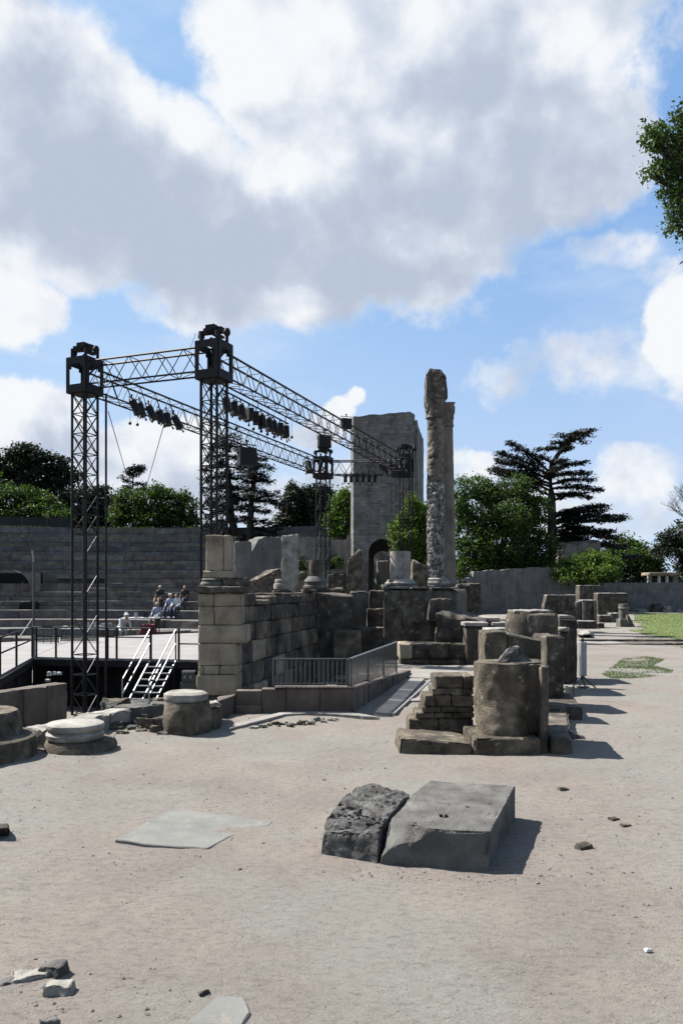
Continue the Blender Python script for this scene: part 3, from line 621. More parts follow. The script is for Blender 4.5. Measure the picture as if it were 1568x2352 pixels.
def capital(cx, cy, z0, z1, r0, r1, m, par):
    V = []; F = []; seg = 48; n = 14
    for j in range(n+1):
        f = j/n; z = z0+(z1-z0)*f
        for i in range(seg):
            t = 2*math.pi*i/seg
            r = r0+(r1-r0)*(f**2.2)+.035*math.sin(8*t+ (0 if f < .5 else math.pi))*math.sin(math.pi*min(1, f*1.05))*1.0
            if f > .86: r = r1/max(abs(math.cos(t)), abs(math.sin(t)))*.80
            if f < .1: r = r0+.03
            p = Vector((cx+r*math.cos(t), cy+r*math.sin(t), z)); a = nv(p, 9, 3); r += a[0]*.04
            V.append((cx+r*math.cos(t), cy+r*math.sin(t), z))
    for j in range(n):
        for i in range(seg):
            a = j*seg+i; b = j*seg+(i+1) % seg; F.append((a, b, b+seg, a+seg))
    F.append(tuple(range(seg-1, -1, -1))); F.append(tuple(n*seg+i for i in range(seg)))
    return mk('capital', V, F, m, par, smooth=50)
c1x, c1y = X(1000,31), 31.0
k1 = perch('tall_column', 'tall mottled black and white column carrying a rounded block on its capital', 'column', c1x, c1y, 1.64)
stone('plinth', obox(c1x, c1y, 1.645, 1.15, 1.1, .18, .1), 'grey_stone', k1, cell=.12, chip=.04, amp=.015)
lathe('column_base', c1x, c1y, [(.50,1.83),(.53,1.90),(.50,1.97),(.44,1.99),(.46,2.05),(.40,2.10)], 'white_stone', k1, seg=32, amp=.01, chip=.03)
shaft('shaft', c1x, c1y, .365, .35, 2.10, 5.85, 'marble', k1, 1.25, 11)
shaft('upper_shaft', c1x, c1y, .345, .33, 5.853, 8.3, 'stained_marble', k1, .55, 57)
capital(c1x-.03, c1y, 8.303, 9.0, .33, .46, 'stained_marble', k1)
stone('architrave_block', [(c1x-.40,c1y-.4,9.003),(c1x+.42,c1y-.4,9.003),(c1x+.42,c1y+.4,9.003),(c1x-.40,c1y+.4,9.003),(c1x-.40,c1y-.38,9.95),(c1x+.38,c1y-.36,9.85),(c1x+.38,c1y+.36,9.85),(c1x-.40,c1y+.38,9.95)], 'dark_stone', k1, cell=.07, chip=.06, amp=.02)
stone('block_top', [(c1x-.385,c1y-.36,9.93),(c1x+.365,c1y-.35,9.83),(c1x+.365,c1y+.35,9.83),(c1x-.385,c1y+.36,9.93),(c1x-.24,c1y-.22,10.2),(c1x+.16,c1y-.22,10.16),(c1x+.16,c1y+.2,10.16),(c1x-.24,c1y+.22,10.2)], 'dark_stone', k1, cell=.07, chip=.09, amp=.02)
c2x, c2y = X(1022,32.6), 32.6
k2 = perch('tall_column', 'smooth brownish tall column standing behind the mottled one', 'column', c2x, c2y, 1.64)
stone('plinth', obox(c2x, c2y, 1.645, 1.1, 1.0, .18, .1), 'grey_stone', k2, cell=.12, chip=.04, amp=.015)
lathe('column_base', c2x, c2y, [(.52,1.83),(.56,1.90),(.52,1.97),(.48,2.05),(.45,2.10)], 'column_stone', k2, seg=32, amp=.01, chip=.03)
shaft('shaft', c2x, c2y, .44, .31, 2.10, 8.3, 'column_stone', k2, .12, 31)
capital(c2x, c2y, 8.303, 9.25, .31, .43, 'column_stone', k2)
for (x0, x1, y0, d, h, lb) in [(1050,1082,1342,29,.5,'broken stone on the podium edge right of the tall columns'),(1076,1104,1340,34,.6,'dark broken wall end left of the long grey wall')]:
    sblock(lb, 'stone block', x0, x1, y0, 1402, d, .8, 'dark_stone', zb=0, chip=.08, amp=.03, name='wall_end')
# --- medieval tower with the great arch
tw = thing('stone_tower', 'tall square stone tower with a great arch at its foot behind the stage truss', 'tower', (2.4, 43, 0))
A_, B_, C_, D_ = (.62,42), (3.92,42.6), (4.75,46.2), (1.4,46.2)
zl, zr = 10.8, 11.15
ruin_wall('front_wall', A_, B_, .7, [(0,zl),(3.05,zr),(3.36,zr-.15)], [(1.58,.76,3.6,0),(2.42,.36,8.35,7.6)], 'tower_stone', tw, z0=0, step=.13, rows=.25, amp=.022, topamp=.05)
for nm, P0, P1, ta, tb in (('side_wall', B_, C_, 10.9, 10.3), ('side_wall', A_, D_, zl, zl)):
    p0, p1 = Vector(P0), Vector(P1); n = (p1-p0).orthogonal().normalized()
    ctr = Vector((2.67,44.2)); n = n if (ctr-p0).dot(n) > 0 else -n
    if nm == 'side_wall':
        p0 = p0+(p1-p0).normalized()*.72; 
    q = [p0, p1, p1+n*.5, p0+n*.5]
    if (q[1]-q[0]).cross(q[3]-q[0]) < 0: q = [q[1], q[0], q[3], q[2]]; ta, tb = tb, ta
    stone(nm, quad8([tuple(v) for v in q], 0, [ta, tb, tb, ta]), 'tower_stone', tw, cell=.3, chip=.05, amp=.03, nmax=40)
ruin_wall('back_wall', D_, C_, .5, [(0,zl),(3.35,10.3)], [(1.02,.62,3.3,0)], 'tower_stone', tw, z0=0, step=.2, rows=.4)  # arch added in the rear wall to let light into the passage
inner = stone('inner_wall', box8(X(866,48.5), X(902,48.5), 48.5, 49.1, 0, Z(1288,48.5)), 'plaster_warm', cell=.15, chip=.05, amp=.03); tag(inner, 'pale wall stub seen through the great arch of the stone tower', 'wall')
stone('vault_lining', box8(1.0, 1.40, 42.75, 45.6, 0, 3.6), 'tower_stone', tw, cell=.4)
stone('floor_slab', quad8([(1.3,42.8),(3.9,43.0),(4.3,45.7),(1.6,45.7)], 4.7, 4.9), 'tower_stone', tw, cell=.6)
ruin_wall('ledge', (A_[0]+.42,A_[1]-.02), (2.45,42.25), .06, [(0,4.72),(1.45,4.72)], [], 'plaster_warm', tw, z0=4.64, topamp=0, amp=.002)
rs = random.Random(3)
for k in range(26):      # proud and sunk ashlars that can be told apart on the front
    s = rs.uniform(.1, 3.0); zz = rs.uniform(5.0, 10.4); ww = rs.uniform(.2, .5); hh = rs.uniform(.12, .25)
    if abs(s-2.42) < .7 and 7.2 < zz < 9.2: continue
    x_, y_ = A_[0]+s*.984, A_[1]+s*.179
    stone('stone_block', box8(x_, x_+ww, y_-.03, y_+.25, zz, zz+hh), 'tower_stone', tw, cell=.12, chip=.03, amp=.008)
# ruined vault edge and buttress left of the arch
bt = stone('buttress', [(X(812,41),41.0,0),(X(838,41),41.0,0),(X(838,41),41.9,0),(X(806,41),41.9,0),(X(818,41),41.2,3.2),(X(833,41),41.2,3.75),(X(833,41),41.8,3.8),(X(820,41),41.8,3.4)], 'plaster_warm', cell=.2, chip=.1, amp=.05)
tag(bt, 'sloping masonry buttress at the left foot of the tall tower', 'buttress')
# --- arcaded back wall
aw = ruin_wall('arcade_wall', (X(684,43.5),43.5), (X(812,42.2),42.6), .8, [(0,Z(1233,43)),(1.75,Z(1233,43)),(1.8,Z(1240,43)),(2.75,Z(1240,43)),(2.8,Z(1230,43)),(3.2,Z(1230,43))], [(.35,.40,3.1,2.7),(2.1,.55,3.0,2.75)], 'plaster_warm', z0=0, rows=.3, amp=.02)
tag(aw, 'weathered wall with small arches joining the left side of the tower', 'wall')
cw = ruin_wall('curved_wall', (X(578,38.5),38.5), (X(686,41.5),41.5), .6, [(0,Z(1268,38.5)),(.5,Z(1238,38.8)),(.9,Z(1233,39)),(2.3,Z(1232,40)),(6,Z(1232,41))], [], 'plaster_grey', z0=0, rows=.3, amp=.015)
tag(cw, 'plain grey wall with a stepped left end behind the upright slab', 'wall')
# --- boundary walls on the right
w1 = ruin_wall('grey_wall', (X(1070,55),55), (X(1335,57.5),57.5), .6, [(0,2.3),(.5,2.5),(.6,2.95),(6.6,3.3),(6.65,2.95),(7.3,2.9),(7.9,2.2),(8.6,1.6)], [], 'plaster_grey', z0=-.1, rows=.25, amp=.02, topamp=.08)
tag(w1, 'long grey stone wall below the big round trees right of the columns', 'wall')
w2 = ruin_wall('boundary_wall', (X(1362,60),60), (X(1760,64),64), .6, [(0,1.85),(1.1,2.2),(20,2.3)], [], 'plaster_grey', z0=-.1, rows=.25, amp=.025, topamp=.06)
tag(w2, 'low dark boundary wall along the far edge of the lawn', 'wall')
w3 = ruin_wall('boundary_wall', (X(1290,60),60.3), (X(1366,60),60.3), .6, [(0,1.5),(1.2,1.7),(2.4,1.75)], [], 'dark_stone', z0=-.1, rows=.25, amp=.04, topamp=.12)
tag(w3, 'short rough dark wall under the round light green bush', 'wall')
# --- retaining wall, railing and panel at the sunken pit
rt = thing('retaining_wall', 'dark stained retaining wall under the bar railing', 'retaining wall', (-.6, 10.4, 0))
xs_ = [X(540,10.35), X(600,10.35), X(657,10.35), X(735,10.35), X(810,10.35)]
for a, b, t_ in zip(xs_, xs_[1:], (.30,.325,.33,.33)):
    stone('wall_panel', box8(a+.003, b-.003, 10.35, 10.53, -.15, t_), 'concrete', rt, cell=.09, chip=.008, amp=.003)
stone('wall_panel', quad8([(X(497,9.95),9.95),(X(538,10.3),10.3),(X(538,10.3),10.5),(X(497,9.95)-.05,10.4)], -.5, [.22,.25,.25,.22]), 'concrete', rt, cell=.09, chip=.02, amp=.008)
stone('wall_panel', quad8([(X(538,10.3)+.01,10.30),(X(600,10.3),10.30),(X(600,10.3),10.345),(X(538,10.3)+.01,10.345)], -.3, [.12,.12,.12,.12]), 'concrete', rt, cell=.09, chip=.01, amp=.004)
stone('coping', box8(X(630,10.35), X(810,10.35)+.01, 10.33, 10.55, .333, .35), 'concrete', rt, cell=.15, chip=.006, amp=.002)
kb = thing('kerb_wall', 'low red brown kerb wall running back beside the ramp', 'kerb', (.7, 12.8, 0))
pa, pb = Vector((.147,10.35)), Vector((1.33,15.3)); kd = (pb-pa)
for i in range(5):
    f0, f1 = i/5+.001, (i+1)/5-.001; q0 = pa+kd*f0; q1 = pa+kd*f1
    z0_, z1_ = .33-.25*f0, .33-.25*f1
    stone('kerb_segment', quad8([(q0.x-.14,q0.y+.02),(q0.x,q0.y),(q1.x,q1.y),(q1.x-.14,q1.y+.02)], -.3, [z0_,z0_,z1_,z1_]), 'concrete', kb, cell=.12, chip=.012, amp=.004)
rl = thing('bar_railing', 'dark steel railing with upright bars on the retaining wall', 'railing', (-.4, 10.42, .35))
x0r, x1r = X(628,10.42), X(806,10.42)
bar('top_rail', (x0r,10.42,.71), (x1r,10.42,.71), .012, 'steel', rl); bar('bottom_rail', (x0r,10.42,.385), (x1r,10.42,.385), .009, 'steel', rl)
for i in range(18):
    x = x0r+(x1r-x0r)*i/17; bar('bar', (x,10.42,.353 if i in (0,17) else .385), (x,10.42,.71), .011 if i in (0,17) else .0075, 'steel', rl)
gpn = thing('barrier_panel', 'grey tinted barrier panel on the kerb beside the ramp', 'barrier', (.5, 12, .3))
q0 = pa+Vector((-.06,.05)); q1 = pa+kd*.745+Vector((-.06,0))
for f in (0, .34, .67, 1):
    q = q0.lerp(q1, f); bar('post', (q.x,q.y,.33-.19*f), (q.x,q.y,.70), .013, 'steel', gpn)
bar('top_rail', (q0.x,q0.y,.705), (q1.x,q1.y,.70), .012, 'light_steel', gpn)
for fa, fb in ((.01,.33),(.35,.66),(.68,.99)):
    a, b = q0.lerp(q1, fa), q0.lerp(q1, fb)
    plain('panel', quad8([(a.x,a.y),(b.x,b.y),(b.x-.008,b.y+.002),(a.x-.008,a.y+.002)], .36-.19*fb+.02, .69), 'glass', gpn)
# stones seen down in the railed pit
for i in range(16):
    x = rs.uniform(-1.0, .9); y = rs.uniform(11.2, 17.5)
    if not inpoly(np.array([x]), np.array([y]), PIT2)[0] or x < -1.3+.19*(y-12.5)+.3: continue
    o = stone('pit_stone', obox(x, y, -1.22, rs.uniform(.3,.8), rs.uniform(.3,.6), rs.uniform(.5,1.25), rs.uniform(-.6,.6)), 'dark_stone', cell=.12, chip=.07, amp=.03)
    tag(o, 'dark rough stone lying down in the railed pit', 'stone', 'stones in the railed pit')
# ledge slab with the pale lip, and the ramp boards
def slabpoly(name, pts, z0, z1, m, label, cat, parent=None, ragged=True, tilt=0.0):
    P0 = [G(a, b, 0) for a, b in pts]; P = []
    for i_, p_ in enumerate(P0):      # ragged outline
        q_ = P0[(i_+1) % len(P0)]; k_ = max(1, int((q_-p_).length/.035))
        for t_ in range(k_):
            r_ = p_.lerp(q_, t_/k_); j_ = noise.noise_vector(r_*9)*.012+noise.noise_vector(r_*31)*.005
            P.append(r_+(Vector((j_.x, j_.y, 0)) if ragged else Vector()))
    n = len(P); V = []; F = []
    for z in (z0, z1):
        for p in P: V.append((p.x, p.y, z-(tilt*(p.x-min(q.x for q in P)) if z == z1 else 0)))
    F.append(tuple(range(n-1, -1, -1))); F.append(tuple(range(n, 2*n)))
    for i in range(n): F.append((i, (i+1) % n, n+(i+1) % n, n+i))
    o = mk(name, V, F, m, parent)
    bm = bmesh.new(); bm.from_mesh(o.data); bmesh.ops.recalc_face_normals(bm, faces=bm.faces)
    bmesh.ops.triangulate(bm, faces=[f for f in bm.faces if len(f.verts) > 4]); bmesh.ops.bevel(bm, geom=[e for e in bm.edges if e.calc_face_angle(0) > .8], offset=.006, segments=1, affect='EDGES'); bm.to_mesh(o.data); bm.free()
    if label: tag(o, label, cat)
    return o
slabpoly('concrete_ledge', [(524,1681),(600,1661),(655,1646),(720,1643),(790,1647),(872,1653),(806,1641),(657,1639),(600,1652),(540,1668)][::1], -.08, .035, 'path_concrete', 'long pale concrete lip bending along the foot of the retaining wall', 'ledge')
slabpoly('ramp_board', [(862,1640),(899,1643),(975,1562),(942,1561)], -.02, .03, 'board', 'wider pale board of the ramp beside the red brown kerb', 'board', ragged=False)
slabpoly('ramp_board', [(902,1643),(908,1643),(996,1561),(990,1561)], -.02, .035, 'board', 'narrow board edging the right side of the ramp', 'board', ragged=False)
slabpoly('stone_step', [(905,1612),(960,1606),(968,1580),(985,1562),(1000,1562),(985,1612)], -.02, .02, 'board', 'flat flagstone at the foot of the stepped wall', 'step')
slabpoly('paved_floor', [(950,1531),(1110,1529),(1115,1543),(1090,1556),(1000,1560),(936,1556)], -.02, .016, 'path_concrete', None, None)['kind'] = 'structure'
# ------------------------------------------------------------------ right-hand row of broken piers
p1 = thing('drum_pier', 'nearest broken half-round pier on a square plinth, with a shaded block joined to its right', 'pier', (1.65, 8.1, 0))
stone('plinth', box8(1.287, 1.94, 7.74, 8.5, -.03, .165), 'brown_stone', p1, cell=.045, chip=.025, amp=.007)
lathe('drum', 1.655, 8.14, [(.285,.168),(.29,.35),(.295,.6),(.292,.80),(.285,.875)], 'brown_stone', p1, seg=56, chip=.075, amp=.018, cell=.028)
stone('side_block', box8(1.70, 2.0, 7.93, 8.6, .168, .885), 'dark_stone', p1, cell=.05, chip=.02, amp=.006)
stone('side_slab', quad8([(1.945,7.78),(2.02,7.8),(2.16,8.75),(2.01,8.75)], -.03, .86), 'dark_stone', p1, cell=.06, chip=.02, amp=.006)
rk = stone('rock', [(1.56,8.03,.87),(1.93,8.03,.87),(1.93,8.3,.88),(1.60,8.3,.87),(1.70,8.08,1.02),(1.80,8.08,1.045),(1.82,8.2,1.03),(1.72,8.22,1.02)], 'rough_stone', cell=.03, chip=.03, amp=.014)
tag(rk, 'pointed rough rock resting on top of the nearest broken pier', 'rock')
sw = thing('stepped_wall', 'low brick-like wall with a stepped left end against the nearest pier', 'wall', (1.2, 8.6, 0))
stz = [(.02,.226,938.7),(.226,.292,954),(.292,.353,969),(.353,.479,973),(.479,.553,992),(.553,.689,997)]
for i, (a, b, px) in enumerate(stz):
    xa = X(px, 8.55); xe = 1.42; L_ = xe-xa; n = 3 if i % 2 else 2
    cu = [0]+sorted(rs.uniform(.2,.8) for _ in range(n-1))+[1]
    for c0, c1_ in zip(cu, cu[1:]):
        if c1_-c0 < .08: continue
        stone('stone_block', box8(xa+L_*c0+.002, xa+L_*c1_-.002, 8.55+rs.uniform(-.012,.012), 8.98, a+.002, b-.002), 'brown_stone', sw, cell=.045, chip=.014, amp=.006)
sl = stone('stone_slab', [(.565,7.8,-.02),(1.27,7.76,-.02),(1.27,8.5,-.02),(.56,8.5,-.02),(.57,7.82,.15),(1.26,7.78,.115),(1.26,8.45,.10),(.60,8.4,.155)], 'brown_stone', cell=.035, chip=.02, amp=.012)
tag(sl, 'long low rough-topped slab on the ground left of the nearest plinth', 'slab')
p2 = thing('block_pair', 'two squared blocks side by side, right one sloping, behind the nearest pier', 'stone block', (2.1, 10, 0))
stone('stone_block', box8(X(1113,10), X(1165,10)-.005, 10.0, 10.5, -.02, 1.085), 'brown_stone', p2, cell=.06, chip=.02, amp=.007)
stone('stone_block', [*[(x, y, -.02) for x, y in ring(X(1165,10), X(1244,10), 10.02, 10.55)], (X(1165,10),10.02,1.06),(X(1244,10),10.02,.97),(X(1244,10),10.55,.98),(X(1165,10),10.55,1.09)], 'dark_stone', p2, cell=.06, chip=.02, amp=.007)
o = stone('stone_pier', box8(X(1244,11)+.01, X(1286,11), 10.8, 11.6, -.02, .985), 'dark_stone', cell=.08, chip=.02, amp=.008); tag(o, 'narrow dark upright pier right of the pair of squared blocks', 'pier')
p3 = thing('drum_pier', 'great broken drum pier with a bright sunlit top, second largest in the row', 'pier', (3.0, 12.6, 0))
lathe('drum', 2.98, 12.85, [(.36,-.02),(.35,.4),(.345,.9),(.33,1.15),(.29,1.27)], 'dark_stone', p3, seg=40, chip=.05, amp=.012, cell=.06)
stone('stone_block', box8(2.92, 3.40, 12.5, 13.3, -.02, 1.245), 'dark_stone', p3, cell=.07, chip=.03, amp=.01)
stone('cap_slab', box8(2.74, 3.36, 12.62, 13.2, 1.25, 1.29), 'white_stone', p3, cell=.06, chip=.03, amp=.012)  # white slab paints the sunlit top of the dark drum
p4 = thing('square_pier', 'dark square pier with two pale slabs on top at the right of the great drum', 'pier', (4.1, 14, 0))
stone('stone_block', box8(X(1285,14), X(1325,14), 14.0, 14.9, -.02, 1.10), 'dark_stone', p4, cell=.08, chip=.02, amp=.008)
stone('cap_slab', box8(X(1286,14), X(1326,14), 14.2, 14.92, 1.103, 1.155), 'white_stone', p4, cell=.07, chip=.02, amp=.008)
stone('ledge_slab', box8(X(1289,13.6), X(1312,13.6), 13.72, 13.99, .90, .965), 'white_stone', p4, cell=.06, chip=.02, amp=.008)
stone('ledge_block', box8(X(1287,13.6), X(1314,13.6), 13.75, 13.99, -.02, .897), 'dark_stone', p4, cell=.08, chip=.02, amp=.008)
for q, h, lb in (([(2.03,7.76),(2.24,7.76),(2.42,8.55),(2.18,8.6)], .155, 'short dark kerb stone beside the foot of the nearest pier'), ([(2.21,8.66),(2.46,8.62),(2.80,9.85),(2.50,9.9)], .11, 'flat dark kerb stone, the middle one along the row of piers'), ([(2.55,9.97),(3.0,9.93),(3.25,11.3),(2.95,11.4)], .14, 'dark kerb stone furthest along the row of piers')):
    o = stone('kerb_stone', quad8(q, -.03, h), 'dark_stone', cell=.06, chip=.03, amp=.01); tag(o, lb, 'kerb stone')
o = stone('stone_chip', [(2.42,8.66,-.01),(2.66,8.6,-.01),(2.68,8.7,-.01),(2.44,8.76,-.01),(2.44,8.68,.09),(2.6,8.62,.02),(2.62,8.68,.02),(2.45,8.74,.08)], 'rough_stone', cell=.03, chip=.02, amp=.01); tag(o, 'small jagged stone chip beside the flat dark kerb stones', 'stone')
for x, y, s, lb in ((3.25,11.9,.12,'small pale stone wedged between the drum pier and the signal post'),(3.42,12.2,.16,'pale lump at the foot of the great drum pier')):
    o = stone('small_stone', obox(x, y, -.02, s*1.5, s, s, .4), 'white_stone', cell=.04, chip=.03, amp=.015); tag(o, lb, 'stone')
# signal post on its tripod
sp = thing('info_post', 'narrow pale grey post with a black knob on a splayed metal foot', 'post', (3.96, 13.1, 0))
stone('post_panel', box8(3.90, 4.015, 13.06, 13.13, .20, .76), 'light_steel', sp, cell=.3, chip=.004, amp=0)
stone('edge_strip', box8(3.90, 3.925, 13.045, 13.057, .21, .75), 'white_paint', sp, cell=9, chip=0, amp=0)
lathe('knob', 3.958, 13.1, [(.02,.762),(.022,.80),(.012,.82),(.010,.86)], 'black_metal', sp, seg=12)
bar('neck', (3.958,13.1,.10), (3.958,13.1,.20), .03, 'steel', sp)
for a in (200, 340, 270, 90):
    q = (3.958+.21*math.cos(math.radians(a)), 13.1+.16*math.sin(math.radians(a)), .012); bar('leg', (3.958,13.1,.20), q, .013, 'steel', sp)
stone('foot_plate', box8(3.87, 4.05, 13.03, 13.17, .0, .03), 'steel', sp, cell=9, chip=0, amp=0)
# ------------------------------------------------------------------ foreground slabs
ls = thing('cracked_stone', 'dark rough left half of the cracked stone block in the foreground', 'stone block', (.1, 5.0, 0))
def carve(name, V0, F0, m, parent=None, seed=1, cell=.035, amp=.006, rough=.0, bev=.006, ang=38):
    """broken stone from a few corners and faces: bevelled a little, split fine, and roughened (the broken faces more than the dressed ones)"""
    bm = bmesh.new(); vs = [bm.verts.new(p) for p in V0]
    for f in F0: bm.faces.new([vs[i] for i in f])
    bmesh.ops.recalc_face_normals(bm, faces=bm.faces)
    bmesh.ops.bevel(bm, geom=[e for e in bm.edges if e.calc_face_angle(0) > .35 and max(v.co.z for v in e.verts) > .02], offset=bev, segments=1, affect='EDGES')
    bmesh.ops.triangulate(bm, faces=bm.faces)
    for _ in range(7):
        ed = [e for e in bm.edges if e.calc_length() > cell*1.6]
        if not ed: break
        bmesh.ops.subdivide_edges(bm, edges=ed, cuts=1); bmesh.ops.triangulate(bm, faces=[f for f in bm.faces if len(f.verts) > 3])
    bmesh.ops.recalc_face_normals(bm, faces=bm.faces); bm.normal_update(); bm.verts.index_update()
    rim = {v.index for e in bm.edges if e.is_manifold and e.calc_face_angle(0) > .30 for v in e.verts}; ctr = sum((v.co for v in bm.verts), Vector())/len(bm.verts)
    for v in bm.verts:
        if v.index in rim and v.co.z > .03:
            q = nv(v.co, 11, seed+9); q2 = nv(v.co, 34, seed+6); v.co += (ctr-v.co).normalized()*max(0, .25+q[0]*1.3+q2[1]*.6)*.016
    for v in bm.verts:
        a = nv(v.co, 4, seed); b = nv(v.co, 15, seed+2); c = nv(v.co, 42, seed+4); up = max(0, v.normal.z)
        k = amp*(a[0]*1.2+b[0]*.8)+rough*(-abs(b[1])*1.3+c[0]*.6-max(0, a[1])*.8)*(1 if up > .25 else .25)
        v.co += v.normal*k
    bm.verts.index_update(); V = [tuple(v.co) for v in bm.verts]; F = [tuple(v.index for v in f.verts) for f in bm.faces]; bm.free()
    return mk(name, V, F, m, parent, smooth=ang)
def pt(px, py, dd): return tuple(W(px, py, dd))
def g0(px, py): q = G(px, py, 0); return (q.x, q.y, -.03)
def top(px, py, z): return tuple(G(px, py, z))
# left half: 0-4 foot, 5-9 top
LV_ = [g0(733,1964), g0(867,1983), g0(946,1885), g0(905,1868), g0(790,1880),
       pt(742,1912,4.82), pt(870,1913,4.70), top(884,1884,.215), top(941,1820,.235), top(899,1808,.25), top(858,1796,.255), top(820,1801,.25), top(783,1832,.235), top(750,1872,.215)]
carve('broken_half', LV_, [(0,1,6,5),(5,6,7,13),(13,7,8,9,10,11,12),(1,2,8,7,6),(2,3,9,8),(3,4,11,10,9),(4,0,5,13,12,11),(4,3,2,1,0)], 'rough_stone', ls, seed=3, cell=.016, amp=.007, rough=.024)
rsn = thing('cracked_stone', 'smoother right half of the cracked stone block, flat grey top with drilled holes', 'stone block', (.6, 4.9, 0))
dF = 4.66
RV_ = [g0(870,1984), g0(975,1990), g0(1119,1999), g0(1183,1884), g0(1010,1866), g0(952,1884),              # 0-5 foot
       pt(874,1966,dF), pt(902,1942,dF), pt(938,1933,4.65), pt(968,1930,4.64), pt(978,1915,4.63), pt(1035,1906,4.61), pt(1127,1907,4.575),   # 6-12 upper edge of the front
       top(1183,1804,.25), top(988,1792,.25), top(949,1821,.235), top(896,1882,.215), top(940,1889,.222), top(976,1899,.225)]      # 13-18
carve('dressed_half', RV_, [(0,1,9,8,7,6),(1,2,12,11,10,9),(6,7,16),(7,8,17,16),(8,9,10,18,17),(16,17,18,11,12,13,14,15),(18,10,11),(2,3,13,12),(3,4,14,13),(4,5,15,14),(5,0,6,16,15),(5,4,3,2,1,0)], 'grey_stone', rsn, seed=8, cell=.018, amp=.004, rough=.006)
for px, py in ((1072,1853),(1012,1871),(1024,1872)):
    p = G(px, py, .236); lathe('hole_shade', p.x, p.y, [(.010,.225),(.012,.237)], 'black_metal', rsn, seg=10)  # black plugs stand in for the shade inside drilled holes
slabpoly('flat_slab', [(265,1938),(330,1946),(402,1950),(480,1951),(520,1928),(575,1905),(618,1896),(628,1885),(560,1878),(450,1868),(402,1863),(335,1899)], -.05, .030, 'slab_stone', 'thin pale grey slab lying flush in the dusty ground left of the cracked block', 'slab', tilt=.032)
slabpoly('flat_slab', [(415,2362),(470,2318),(500,2292),(560,2296),(575,2330),(560,2362)], -.05, .012, 'slab_stone', 'pale slab corner emerging from the ground at the bottom of the view', 'slab')
o = stone('stone_block', [tuple(G(-30,1931,-.02)),tuple(G(22,1927,-.02)),tuple(G(22,1912,-.02)),tuple(G(-30,1914,-.02)),tuple(G(-30,1905,.09)),tuple(G(22,1903,.09)),tuple(G(20,1890,.09)),tuple(G(-30,1892,.09))], 'dark_stone', cell=.03, chip=.012, amp=.004); tag(o, 'small dark block cut by the left edge of the view', 'stone block')
for i, (px, py, s, h, a, m_, lb) in enumerate([(14,2208,.10,.022,.2,'white_stone','cream flat rock at the left edge, furthest of the small rock group'),(70,2232,.12,.028,.5,'white_stone','flat layered rock in the middle of the small rock group'),
        (122,2226,.085,.055,-.3,'grey_stone','upright grey rock with a shaded hollow in the small rock group'),(137,2266,.085,.040,.1,'white_stone','rounded white rock nearest of the small rock group'),
        (25,2246,.09,.022,.7,'grey_stone','thin blue grey rock at the left edge of the small rock group'),(92,2256,.045,.014,.9,'white_stone','tiny white rock among the small rock group'),(112,2338,.05,.02,.5,'grey_stone','small split rock near the bottom left corner')]):
    p = G(px, py+8, 0)
    o = stone('rock', rock8(p.x, p.y, -.012, s*1.5, s*.9, h*1.15, a, i+3), m_, cell=.012, chip=.010, amp=.006, freq=9); tag(o, lb, 'rock')
for i, (px, py, s, m_, lb) in enumerate([(1488,2180,.022,'white_paint','bright white pebble alone at the lower right'),(1360,1833,.03,'white_stone','pale round pebble right of the cracked block'),(1408,1885,.05,'dark_stone','dark curled clod at the right of the ground'),(1435,1899,.055,'dark_stone','dark pointed clod at the right of the ground, the nearer one'),(1340,1950,.07,'brown_stone','low dark ridge stone right of the cracked block'),(1292,1816,.065,'brown_stone','flattened dark stone standing in for a gouge beyond the right side of the cracked block'),(470,2280,.03,'dark_stone','dark pebble by the pale slab corner')]):  # flattened stone beyond the block stands in for a dark gouge in the ground
    p = G(px, py+3, 0); o = stone('pebble', rock8(p.x, p.y, -.004, s*1.7, s, s*.75, .5, i+40), m_, cell=.008, chip=.006, amp=.004, freq=14); tag(o, lb, 'pebble')
# pebbles and clods, nobody could count them
V = []; F = []
r2 = np.random.default_rng(4)
ico = [(0,0,1),(.9,0,.4),(.28,.85,.4),(-.73,.52,.4),(-.73,-.52,.4),(.28,-.85,.4),(0,0,-.3)]
icf = [(0,1,2),(0,2,3),(0,3,4),(0,4,5),(0,5,1),(6,2,1),(6,3,2),(6,4,3),(6,5,4),(6,1,5)]
def scatter(n, xr, yr, smin, smax, ok=None):
    k = 0
    ys = yr[0]*(yr[1]/yr[0])**r2.random(n); xs = (r2.random(n)-.5)*ys*1.05 if xr is None else xr[0]+(xr[1]-xr[0])*r2.random(n)
    if ok is not None: m_ = ok(xs, ys); xs, ys = xs[m_], ys[m_]
    zs = gz(xs, ys)
    for x, y, z in zip(xs, ys, zs):
        s = smin+(smax-smin)*r2.random()**6; b = len(V); a = r2.random()*6.28; ca, sa = math.cos(a), math.sin(a); e = .6+.8*r2.random()
        for p in ico:
            q = (p[0]*e*(.8+.4*r2.random()), p[1]*(.8+.4*r2.random())); V.append((x+s*(q[0]*ca-q[1]*sa), y+s*(q[0]*sa+q[1]*ca), z+s*.7*p[2]))
        for f in icf: F.append(tuple(b+t for t in f))
okg = lambda x, y: ~inpoly(x, y, PIT) & ~inpoly(x, y, PIT2)
cl = lambda x, y: okg(x, y) & ((vnoise(x, y, .9, 8)*.6+vnoise(x, y, 2.7, 9)*.4) > .47)
scatter(9000, None, (2.6, 11), .0012, .012, cl); scatter(5000, None, (2.6, 11), .0010, .006, okg); scatter(26, None, (2.8, 9), .012, .02, okg); scatter(1800, None, (8, 30), .004, .018, cl)
scatter(500, (.0,1.2), (4.4,4.75), .002, .012)
scatter(260, (1.0, 2.4), (3.6, 5.6), .003, .016, lambda x, y: vnoise(x, y, 3.1, 21) > .55)
